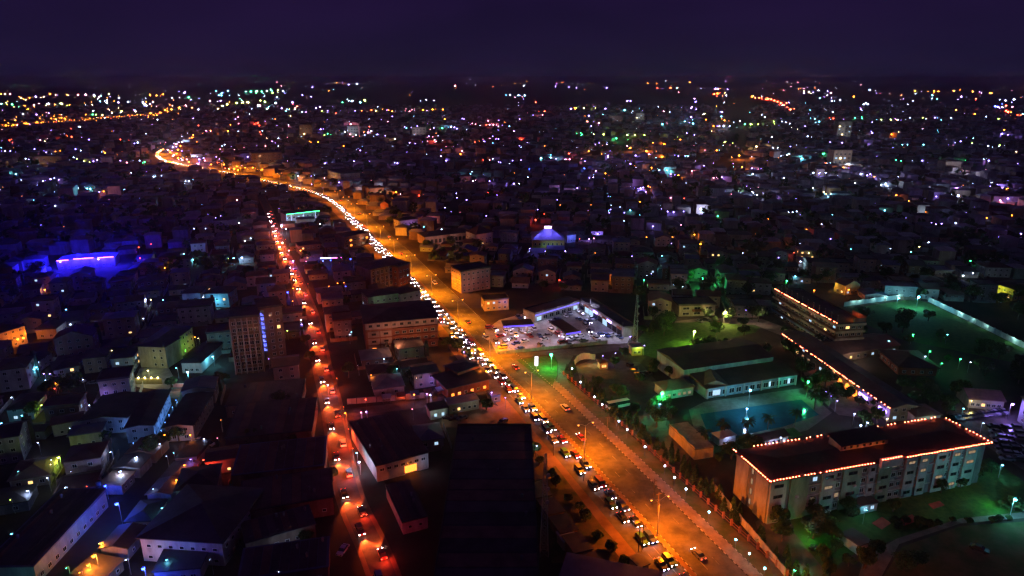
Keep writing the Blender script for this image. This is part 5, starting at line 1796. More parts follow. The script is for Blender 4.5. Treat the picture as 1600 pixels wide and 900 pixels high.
# ------------------------------------------------------------------ trees
def crown_mesh(seed, rx, rz, z0, n, leaf, mats, lobes=6, cone=False):
    rd = random.Random(seed)
    b = MB()
    cs = []
    for i in range(lobes):
        a = rd.uniform(0, 6.28)
        q = rd.uniform(0.2, 0.62) * rx
        cs.append((math.cos(a) * q, math.sin(a) * q, z0 + rz * rd.uniform(0.6, 1.5), rx * rd.uniform(0.38, 0.62), i % 2))
    for i in range(n):
        if cone:
            h = rd.random() ** 1.3
            r = rx * (1 - h) ** 0.75 * rd.uniform(0.7, 1.05)
            a = rd.uniform(0, 6.28)
            p = Vector((math.cos(a) * r, math.sin(a) * r, z0 + h * rz * 2))
            mi = rd.randint(0, 1)
        else:
            cx, cy, cz, cr, mi = rd.choice(cs)
            d = Vector((rd.gauss(0, 1), rd.gauss(0, 1), rd.gauss(0, 1))).normalized() * cr * rd.uniform(0.72, 1.06)
            p = Vector((cx + d.x, cy + d.y, cz + d.z * 0.75))
        u = Vector((rd.gauss(0, 1), rd.gauss(0, 1), rd.gauss(0, 0.6))).normalized()
        w = u.orthogonal().normalized()
        if rd.random() < 0.5:
            w = u.cross(w)
        u *= leaf * rd.uniform(0.6, 1.2)
        w *= leaf * rd.uniform(0.4, 0.8)
        b.face([p - u, p - w * 0.7, p + u, p + w * 0.7], mi)
    return b.mesh("crown", mats)


def trunk_mesh(h, r, limbs, reach, seed):
    rd = random.Random(seed)
    b = MB()
    b.tube((0, 0, 0), (0.1, 0, h), r, r * 0.6, 7)
    for i in range(limbs):
        a = rd.uniform(0, 6.28)
        b.tube((0.1, 0, h * rd.uniform(0.75, 0.98)), (math.cos(a) * reach, math.sin(a) * reach, h + reach * rd.uniform(0.6, 1.1)), r * 0.45, r * 0.15, 5)
    return b.mesh("trunk", "bark")


TREES = []
for i, (rx, rz, z0) in enumerate(((3.6, 2.3, 2.2), (2.8, 2.2, 1.8), (4.4, 2.6, 2.8), (2.2, 1.6, 1.0))):
    TREES.append((trunk_mesh(z0 + 1.2, 0.26, 5, rx * 0.5, i), crown_mesh(i + 5, rx, rz, z0, 1400, 0.42, ["leaf", "leaf_dark"], 9)))
CYP = (trunk_mesh(0.8, 0.12, 0, 0, 9), crown_mesh(40, 0.95, 2.0, 0.3, 420, 0.32, ["leaf", "leaf_dark"], cone=True))


def tree(p, kind, s, label, group, nm="tree"):
    o = thing(nm, label, "tree" if nm == "tree" else "shrub", (p[0], p[1], 0), U(0, 6.28), group, "left")
    m = CYP if kind == "cypress" else TREES[kind]
    ob("trunk", m[0], o, scale=(s, s, s))
    ob("crown", m[1], o, scale=(s * U(0.9, 1.1), s * U(0.9, 1.1), s * U(0.85, 1.15)))
    return o


t = 22.0
while t < 170:
    for off in (24.2, 26.6):
        if R() < 0.72:
            p = AV.at(t + U(-0.8, 0.8), off + U(-0.4, 0.4))[0]
            tree(p, "cypress", U(0.8, 1.35), "small conical cypress in the lamp-lit row along the hotel drive", "cypresses along the hotel drive", "cypress")
    t += 3.1
# roadside trees on the dark strip left of the avenue, and named clumps
for q in range(13):
    p = AV.at(36 + q * 6.4 + U(-1.5, 1.5), -15.2 + U(-1.2, 0.6))[0]
    tree(p, random.choice((3, 3, 1)), U(0.65, 1.0), "dark bushy tree on the strip left of the avenue", "trees on the strip left of the avenue")
for q in range(9):
    tq = 30 + q * 8.6
    p, n = AV.at(tq, -18.6)
    e = Vector((-n.y, n.x, 0))
    o = Bld("roadside_kiosk", "flat dark-roofed kiosk in the row between avenue and dirt lot", "kiosk", p - n * 2.6 - e * 3.6, p - n * 2.6 + e * 3.6, 5.0, 3.4, wall="wall_brown", roof="roof_tar", style="shed", over=0.3, pitch=0.03, group="kiosks left of the avenue", auto="bottom")
for x, y, k, s in ((1270, 812, 1, 1.0), (1285, 832, 2, 0.8), (1300, 846, 1, 0.9), (1235, 800, 0, 0.9), (1255, 800, 1, 1.0), (1320, 800, 1, 0.9), (1412, 893, 0, 0.9), (1432, 884, 1, 0.8), (1366, 868, 1, 0.8), (1352, 888, 1, 0.8), (1470, 770, 1, 0.7),
                   (1500, 762, 1, 0.6), (1395, 800, 1, 0.7), (1210, 806, 3, 1.3), (1520, 748, 3, 1.0)):
    tree(g(x, y), k, s, "leafy garden tree in front of the big hotel", "trees in the hotel garden")
rt2 = random.Random(77)
for (x0, y0, x1, y1, n, k0, k1) in ((1205, 792, 1335, 850, 16, 0.6, 1.0), (1285, 852, 1370, 900, 9, 0.6, 1.0), (1380, 826, 1600, 812, 12, 0.4, 0.6), (1400, 765, 1560, 735, 8, 0.4, 0.7), (1550, 790, 1600, 805, 4, 0.5, 0.8)):
    for q in range(n):
        f = rt2.random()
        if (x0, y0) in ((1380, 826), (1400, 765), (1550, 790)):
            X, Y = x0 + (x1 - x0) * f, y0 + (y1 - y0) * f + rt2.uniform(-3, 3)
        else:
            X, Y = rt2.uniform(x0, x1), rt2.uniform(y0, y1)
        if not taken(g(X, Y).x, g(X, Y).y, 2.0):
            tree(g(X, Y), rt2.choice((1, 3, 3)), rt2.uniform(k0, k1), "leafy garden tree in front of the big hotel", "trees in the hotel garden")
for (x0, y0, x1, y1, n) in ((955, 575, 1045, 690, 12), (1085, 702, 1200, 722, 6), (1250, 585, 1330, 650, 10), (1400, 610, 1500, 650, 8), (1330, 500, 1480, 545, 9), (1480, 545, 1600, 600, 9), (1000, 500, 1200, 530, 12), (1360, 440, 1600, 470, 16), (1040, 430, 1190, 470, 12), (1090, 540, 1250, 552, 7), (1300, 660, 1370, 672, 4)):
    for q in range(n):
        X, Y = rt2.uniform(x0, x1), rt2.uniform(y0, y1)
        if not taken(g(X, Y).x, g(X, Y).y, 2.0):
            tree(g(X, Y), rt2.choice((0, 1, 2, 3)), rt2.uniform(0.7, 1.15), "dark spreading tree %s" % zone(X, Y), "trees right of the avenue")
for x, y, k, s in ((745, 392, 0, 1.3), (705, 388, 0, 1.2), (690, 402, 1, 1.2), (668, 390, 1, 1.2), (610, 352, 2, 1.1), (615, 340, 2, 1.0), (760, 412, 1, 1.2), (800, 430, 2, 1.1), (848, 455, 1, 1.1), (880, 455, 1, 1.0),
                   (1000, 470, 2, 1.1), (1020, 500, 1, 1.1), (1140, 505, 2, 1.0), (1160, 512, 1, 1.1), (1175, 500, 2, 1.0), (1150, 490, 1, 1.0), (1100, 460, 2, 1.3), (1060, 460, 2, 1.2), (1130, 450, 2, 1.3), (1170, 455, 2, 1.2), (1200, 446, 2, 1.2),
                   (1255, 440, 2, 1.0), (1275, 446, 1, 1.2), (1290, 440, 2, 1.0), (1230, 450, 1, 1.0), (1040, 640, 1, 0.9), (1020, 640, 3, 1.2), (1048, 652, 1, 0.9), (975, 560, 1, 0.9), (960, 575, 1, 0.8), (1045, 590, 1, 0.9), (1258, 606, 1, 0.9),
                   (1275, 598, 3, 1.2), (1240, 560, 1, 1.0), (1226, 548, 1, 1.0), (1260, 560, 1, 0.8), (1310, 615, 1, 0.8), (1325, 622, 1, 0.8), (1342, 634, 3, 1.1), (1365, 640, 1, 0.8), (1500, 622, 2, 1.0), (1480, 640, 1, 1.0), (1410, 520, 1, 1.0),
                   (1350, 500, 2, 1.0), (1470, 535, 1, 1.0), (1520, 470, 2, 1.3), (1560, 480, 2, 1.3), (1590, 470, 2, 1.2), (1480, 452, 2, 1.2), (1380, 440, 2, 1.4), (1350, 450, 2, 1.2), (1400, 425, 2, 1.4), (1445, 440, 1, 1.4), (1590, 500, 2, 1.2),
                   (1560, 560, 2, 1.0), (1590, 590, 1, 1.2), (1530, 580, 1, 1.1), (935, 600, 3, 0.9), (958, 612, 3, 0.8)):
    tree(g(x, y), k, s, "dark spreading tree %s" % zone(x, y), "trees right of the avenue")
for x, y, k, s in ((96, 612, 2, 1.0), (110, 620, 2, 1.0), (75, 622, 1, 1.1), (88, 640, 1, 1.0), (268, 605, 3, 1.2), (330, 612, 1, 1.0), (350, 600, 1, 0.9), (120, 604, 1, 1.0), (50, 655, 1, 1.0), (280, 690, 1, 1.0), (256, 700, 1, 1.0), (240, 715, 2, 0.9),
                   (395, 700, 1, 1.0), (385, 715, 1, 0.9), (125, 690, 1, 1.0), (165, 690, 1, 0.8), (485, 565, 1, 0.9), (478, 540, 1, 0.9), (545, 590, 1, 1.0), (468, 620, 1, 1.0), (455, 700, 1, 0.9), (440, 640, 2, 0.9), (700, 545, 1, 1.0),
                   (715, 550, 3, 1.4), (730, 560, 1, 0.9), (760, 640, 3, 1.2), (735, 628, 3, 1.0), (610, 590, 1, 1.0), (640, 600, 1, 0.9), (510, 470, 2, 1.0), (540, 480, 1, 1.1), (500, 430, 2, 1.0), (20, 470, 2, 1.2), (150, 455, 2, 1.2),
                   (60, 430, 2, 1.2), (240, 440, 2, 1.3), (390, 440, 2, 1.2), (340, 420, 2, 1.2), (200, 520, 1, 1.2), (30, 600, 2, 1.0), (520, 750, 3, 1.0), (500, 790, 3, 1.0), (480, 850, 1, 0.8), (20, 700, 1, 1.0)):
    tree(g(x, y), k, s, "dark spreading tree %s" % zone(x, y), "trees left of the avenue")

# palms by the pool
b = MB()
for i in range(8):
    y0, y1 = i * 0.33, (i + 1) * 0.33
    z0, z1 = 0.5 * math.sin(i / 8 * 2.6) * 1.0, 0.5 * math.sin((i + 1) / 8 * 2.6)
    z0 -= 0.9 * (i / 8) ** 2
    z1 -= 0.9 * ((i + 1) / 8) ** 2
    w0, w1 = 0.5 * math.sin(0.3 + i / 8 * 2.6), 0.5 * math.sin(0.3 + (i + 1) / 8 * 2.6)
    b.face([(0, y0, z0), (w0, y0 + 0.12, z0 - 0.22), (w1, y1 - 0.05, z1 - 0.22), (0, y1, z1)])
    b.face([(0, y0, z0), (0, y1, z1), (-w1, y1 - 0.05, z1 - 0.22), (-w0, y0 + 0.12, z0 - 0.22)])
FROND = b.mesh("frond", "leaf_dark")
b = MB()
b.tube((0, 0, 0), (0.12, 0.05, 3.0), 0.22, 0.17, 8)
b.tube((0.12, 0.05, 3.0), (0.05, 0, 6.0), 0.17, 0.14, 8)
PTR = b.mesh("trunk", "bark")
for q in ((1128, 686), (1166, 682), (1199, 677), (1241, 668), (1098, 700), (1272, 640), (1196, 560), (1278, 545), (1224, 530)):
    o = thing("palm_tree", "palm tree with a round drooping crown beside the pool terrace", "palm", g(*q), U(0, 6), "palms around the pool", "left")
    ob("trunk", PTR, o)
    for i in range(18):
        f = ob("frond", FROND, o, (0.05, 0, 6.0))
        f.rotation_euler = (U(-0.7, 0.75), 0, i * 2.399)

# ------------------------------------------------------------------ low corrugated houses along the back lane
rl = random.Random(31)
for side in (-1, 1):
    tl_ = 4.0
    while tl_ < LANE.len - 4:
        w_, d_ = rl.uniform(6.5, 10), rl.uniform(6, 9)
        p, n = LANE.at(tl_ + w_ / 2, side * (4.2 + d_ / 2 + rl.uniform(0, 1.2)))
        if not taken(p.x, p.y, max(w_, d_) * 0.42):
            e = Vector((-n.y, n.x, 0))
            ex_ = e if e.x > 0 else -e
            ey_ = Vector((-ex_.y, ex_.x, 0))
            o = Bld("lane_house", "low corrugated house beside the lamp-lit back lane", "house", p - ex_ * w_ / 2 - ey_ * d_ / 2, p + ex_ * w_ / 2 - ey_ * d_ / 2, d_, rl.uniform(3.0, 4.2), wall=rl.choice(("wall_grey", "wall_brown", "wall_cream")),
                    roof=rl.choice(("roof_dark", "roof_rust", "roof_tar", "roof_grey")), style=rl.choice(("gable", "shed", "hip")), over=0.5, pitch=rl.uniform(0.06, 0.14), group="low houses along the back lane", auto="left")
            o.wins("front", 2, 1, 3, w=1.1, h=1.0, lit=0.15)
            if o.cam_right:
                o.wins("right", 2, 1, 3, w=1.1, h=1.0, lit=0.15)
        tl_ += w_ + rl.uniform(1.0, 3.0)
for (x, y) in ((255, 705), (300, 735), (262, 752), (290, 770), (205, 700), (140, 690), (110, 672), (60, 680), (25, 655), (330, 700), (350, 730)):
    p = g(x, y)
    if not taken(p.x, p.y, 4.0):
        a_ = rl.uniform(0.1, 0.5)
        ex_ = Vector((math.cos(a_), math.sin(a_), 0))
        ey_ = Vector((-ex_.y, ex_.x, 0))
        w_, d_ = rl.uniform(7, 10), rl.uniform(6, 8)
        o = Bld("yard_house", "small plain house in the yards of the lower left blocks", "house", p - ex_ * w_ / 2 - ey_ * d_ / 2, p + ex_ * w_ / 2 - ey_ * d_ / 2, d_, rl.uniform(3.0, 5.5), wall=rl.choice(("wall_grey", "wall_white", "wall_cream")),
                roof=rl.choice(("roof_dark", "roof_rust", "roof_blue")), style=rl.choice(("gable", "hip")), over=0.5, pitch=0.12, group="small houses of the lower left", auto="left")
        o.wins("front", 2, 1, 3, w=1.1, h=1.0, lit=0.2)

# ------------------------------------------------------------------ houses of the surrounding quarters
HMESH = {}
BAN = []


def banned(x, y, r):
    if taken(x, y, r):
        return True
    if AV.dist((x, y)) < 17 + r or SIDE.dist((x, y)) < 5 + r or CROSS.dist((x, y)) < 5 + r or LANE.dist((x, y)) < 4 + r:
        return True
    X, Y = px((x, y, 0))
    for (x0, y0, x1, y1) in BANPX:
        if x0 < X < x1 and y0 < Y < y1:
            return True
    return False


BANPX = [(690, 620, 880, 900), (756, 462, 1010, 700), (960, 495, 1310, 760), (1110, 640, 1620, 900), (1310, 468, 1620, 660), (1190, 440, 1360, 560), (840, 720, 1050, 900), (1060, 640, 1240, 905), (200, 570, 345, 622), (880, 555, 1060, 760), (340, 590, 520, 910), (560, 735, 700, 905), (60, 396, 205, 436), (1310, 468, 1720, 660), (660, 365, 770, 388), (826, 372, 905, 398)]
spots = []
rh = random.Random(5)
for (ox, oy, ang, xr) in ((0, 140, 0.32, "L"), (60, 330, -0.12, "R")):
    ca, sa = math.cos(ang), math.sin(ang)
    for i in range(-110, 110):
        for j in range(-12, 90):
            if j % 4 == 3:
                continue
            u = i * 15.5 + rh.uniform(-1.5, 1.5)
            v = j * 14.5 + rh.uniform(-1.2, 1.2)
            x, y = ox + u * ca - v * sa, oy + u * sa + v * ca
            if y < 150 or y > 900 or abs(x) > 0.80 * y + 10:
                continue
            # side of the avenue
            q = min(AV.p[::3], key=lambda k: (k.x - x) ** 2 + (k.y - y) ** 2)
            jj = AV.p.index(q)
            side = (Vector((x, y, 0)) - q).dot(AV.n[jj])
            if (side > 0) != (xr == "R"):
                continue
            if rh.random() < (0.06 if xr == "L" else 0.10):
                continue
            spots.append((math.hypot(x, y), x, y, ang + rh.choice((0, 0, 0, math.pi / 2)) + rh.uniform(-0.06, 0.06), xr))
spots.sort()
ROOFS = ["roof_rust", "roof_rust", "roof_grey", "roof_dark", "roof_dark", "roof_tar", "roof_red", "roof_blue", "roof_tar"]
WALLS = ["wall_white", "wall_cream", "wall_grey", "wall_brown", "wall_pink", "wall_cream", "wall_green"]
nh = 0
rest = []
ROOFC = {"roof_rust": "rust-roofed", "roof_grey": "grey-roofed", "roof_dark": "dark-roofed", "roof_tar": "black-roofed", "roof_red": "red-roofed", "roof_blue": "blue-roofed"}
for d, x, y, a, side in spots:
    w, dp = rh.uniform(8.5, 12.5), rh.uniform(8, 12)
    if rh.random() < 0.18:
        w *= 1.4
    for ddx, ddy in ((0, 0), (0, 6.5), (5.5, 3), (-5.5, 3), (0, -6.5), (7, 0), (-7, 0)):
        if not banned(x + ddx, y + ddy, max(w, dp) * 0.5) and not any(abs(x + ddx - q[0]) < (5.2 if d > 280 else 3.4) and abs(y + ddy - q[1]) < (5.6 if d > 280 else 3.4) for q in lampkeep):
            x, y = x + ddx, y + ddy
            break
    else:
        continue
    fl = rh.choice((1, 1, 1, 2, 2, 3)) if d > 250 else rh.choice((1, 1, 2))
    h = 3.1 * fl + 0.4
    if nh < 260:
        nh += 1
        ex, ey = Vector((math.cos(a), math.sin(a), 0)), Vector((-math.sin(a), math.cos(a), 0))
        if ex.x < 0:
            ex, ey = -ex, -ey
        if ey.y < 0:
            ex, ey = Vector((ey.x, ey.y, 0)) * -1, ex
            if ex.x < 0:
                ex, ey = -ex, -ey
        c0 = Vector((x, y, 0))
        FL, FR = c0 - ex * w / 2 - ey * dp / 2, c0 + ex * w / 2 - ey * dp / 2
        rf = rh.choice(ROOFS)
        X, Y = px((x, y, h))
        o = Bld("house", "%s %s house %s" % (ROOFC[rf], ("low", "two-storey", "three-storey")[fl - 1], zone(X, Y)), "house", FL, FR, dp, h, wall=rh.choice(WALLS), roof=rf, style=rh.choice(("hip", "hip", "gable", "gablev", "flat")),
                over=0.5, pitch=rh.uniform(0.1, 0.2), group="houses of the surrounding quarters", auto="left")
        o.wins("front", max(2, int(w / 3.4)), fl, 3.1, lit=0.07)
        if rh.random() < 0.6:
            b = MB()
            W_, D_, z_ = w / 2 + 2.2, dp / 2 + 2.2, rh.uniform(1.6, 2.3)
            b.box(-W_, W_ - 3.2, -D_ - 0.1, -D_ + 0.1, 0, z_)
            b.box(-W_ - 0.1, -W_ + 0.1, -D_ + 0.101, D_, 0, z_)
            b.box(W_ - 0.1, W_ + 0.1, -D_ - 0.1, D_, 0, z_ + 0.004)
            o.part("yard_wall", b, rh.choice(("wall_grey", "wall_cream", "wall_brown")))
        if rh.random() < 0.35:
            b = MB()
            b.box(w / 2 - 1.6, w / 2 + 0.9, dp / 2 + 0.6, dp / 2 + 1.9, 0, h + 0.6)
            b.tube((w / 2 - 0.3, dp / 2 + 1.2, h + 0.61), (w / 2 - 0.3, dp / 2 + 1.2, h + 2.0), 0.75, 0.7, 10)
            o.part("water_tank", b, "kerb_black")
        if o.cam_left:
            o.wins("left", 2, fl, 3.1, lit=0.05)
        if o.cam_right:
            o.wins("right", 2, fl, 3.1, lit=0.05)
    else:
        rest.append((x, y, a, w, dp, h))


def simple_house(b, x, y, a, w, d, h, wi, ri):
    ca, sa = math.cos(a), math.sin(a)

    def P(u, v, z):
        return (x + u * ca - v * sa, y + u * sa + v * ca, z)
    W, D = w / 2, d / 2
    c = [(-W, -D), (W, -D), (W, D), (-W, D)]
    for i in range(4):
        p, q = c[i], c[(i + 1) % 4]
        b.face([P(*p, 0), P(*q, 0), P(*q, h), P(*p, h)], wi)
    o = 0.5
    e = [(-W - o, -D - o), (W + o, -D - o), (W + o, D + o), (-W - o, D + o)]
    rz = min(W, D) * 0.35
    m = min(W, D)
    if W > D:
        r0, r1 = P(-(W - m * 0.8), 0, h + rz), P(W - m * 0.8, 0, h + rz)
    else:
        r0, r1 = P(0, -(D - m * 0.8), h + rz), P(0, D - m * 0.8, h + rz)
    E = [P(*q, h) for q in e]
    if W > D:
        b.face([E[0], E[1], r1, r0], ri)
        b.face([E[2], E[3], r0, r1], ri)
        b.face([E[3], E[0], r0], ri)
        b.face([E[1], E[2], r1], ri)
    else:
        b.face([E[3], E[0], r0, r1], ri)
        b.face([E[1], E[2], r1, r0], ri)
        b.face([E[0], E[1], r0], ri)
        b.face([E[2], E[3], r1], ri)


DMATS = ["wall_white", "wall_cream", "wall_grey", "wall_brown", "wall_pink", "roof_rust", "roof_grey", "roof_dark", "roof_pale", "roof_grey", "warm_pane", "cool_pane"]
b = MB()
for x, y, a, w, dp, h in rest:
    simple_house(b, x, y, a, w, dp, h, rh.randint(0, 4), rh.randint(5, 9))
    if rh.random() < 0.5:
        # a small window on the side to the camera
        for k in range(rh.randint(1, 3)):
            pass
# beyond: the same kind of houses, farther apart, to the edge of what can be told apart
for k in range(5200):
    y = 880 + 2300 * rh.random() ** 1.1
    x = rh.uniform(-0.8, 0.8) * y
    if AV.dist((x, y)) < 24:
        continue
    if 0.30 < x / y < 0.34:
        continue
    simple_house(b, x, y, rh.choice((0.32, -0.12, 0.7)) + rh.uniform(-0.1, 0.1), rh.uniform(9, 18), rh.uniform(8, 13), rh.choice((3.4, 3.4, 6.5, 6.5, 9.6)), rh.randint(0, 4), rh.randint(5, 9))
stuff("distant_houses", b.mesh("distant_houses", DMATS), "mass of dark distant houses reaching to the horizon", "houses")
# taller blocks standing out of the far quarters
for X, Y, w, h, lb in ((1315, 262, 26, 24, "dark tall block with pale ribs among the far right quarters"), (1318, 216, 30, 34, "far tower with two rows of lit windows at the upper right"), (478, 215, 26, 26, "brown square tower far behind the avenue"),
                       (552, 212, 24, 20, "dark narrow block far behind the avenue bend"), (655, 212, 30, 18, "broad dark block in the far middle quarters"), (962, 190, 40, 16, "pale gabled hall in the far middle quarters"),
                       (1000, 188, 26, 20, "white-lit church-like building in the far middle quarters"), (1488, 272, 22, 16, "blue-lit block below the dazzling lamp at the right"), (75, 258, 40, 12, "long green-lit low building in the far left quarters")):
    p = g(X, Y)
    o = Bld("far_building", lb, "building", (p.x - w / 2, p.y), (p.x + w / 2, p.y + 2), 16, h, wall=random.choice(("wall_cream", "wall_white", "wall_brown")), roof="roof_tar", style="flat", over=0.2)
    o.wins("front", 4, max(2, int(h / 6)), 5.5, w=3.0, h=2.4, lit=0.2, panes=("cool_pane", "dim_pane", "glowY"))
    light(o.o, (-4, -30, 10), random.choice(((0.7, 0.8, 1.0), (1.0, 0.6, 0.3), (0.8, 0.7, 1.0))), 9000, 0.5)

# far trees as one dark mass
b = MB()
rt = random.Random(3)
for k in range(1100):
    y = 420 + 1500 * rt.random() ** 1.4
    x = rt.uniform(-0.8, 0.8) * y
    if banned(x, y, 3):
        continue
    s = rt.uniform(2.2, 5.0)
    for i in range(26):
        d = Vector((rt.gauss(0, 1), rt.gauss(0, 1), rt.gauss(0, 0.8))).normalized() * s * rt.uniform(0.6, 1.1)
        p = Vector((x, y, 2.2 + s)) + d
        u = Vector((rt.gauss(0, 1), rt.gauss(0, 1), rt.gauss(0, 0.6))).normalized()
        w_ = u.orthogonal().normalized() * s * 0.35
        u *= s * 0.5
        b.face([p - u, p - w_, p + u, p + w_], i % 2)
stuff("distant_foliage", b.mesh("distant_foliage", ["leaf", "leaf_dark"]), "dark tree crowns scattered between the distant houses", "trees")

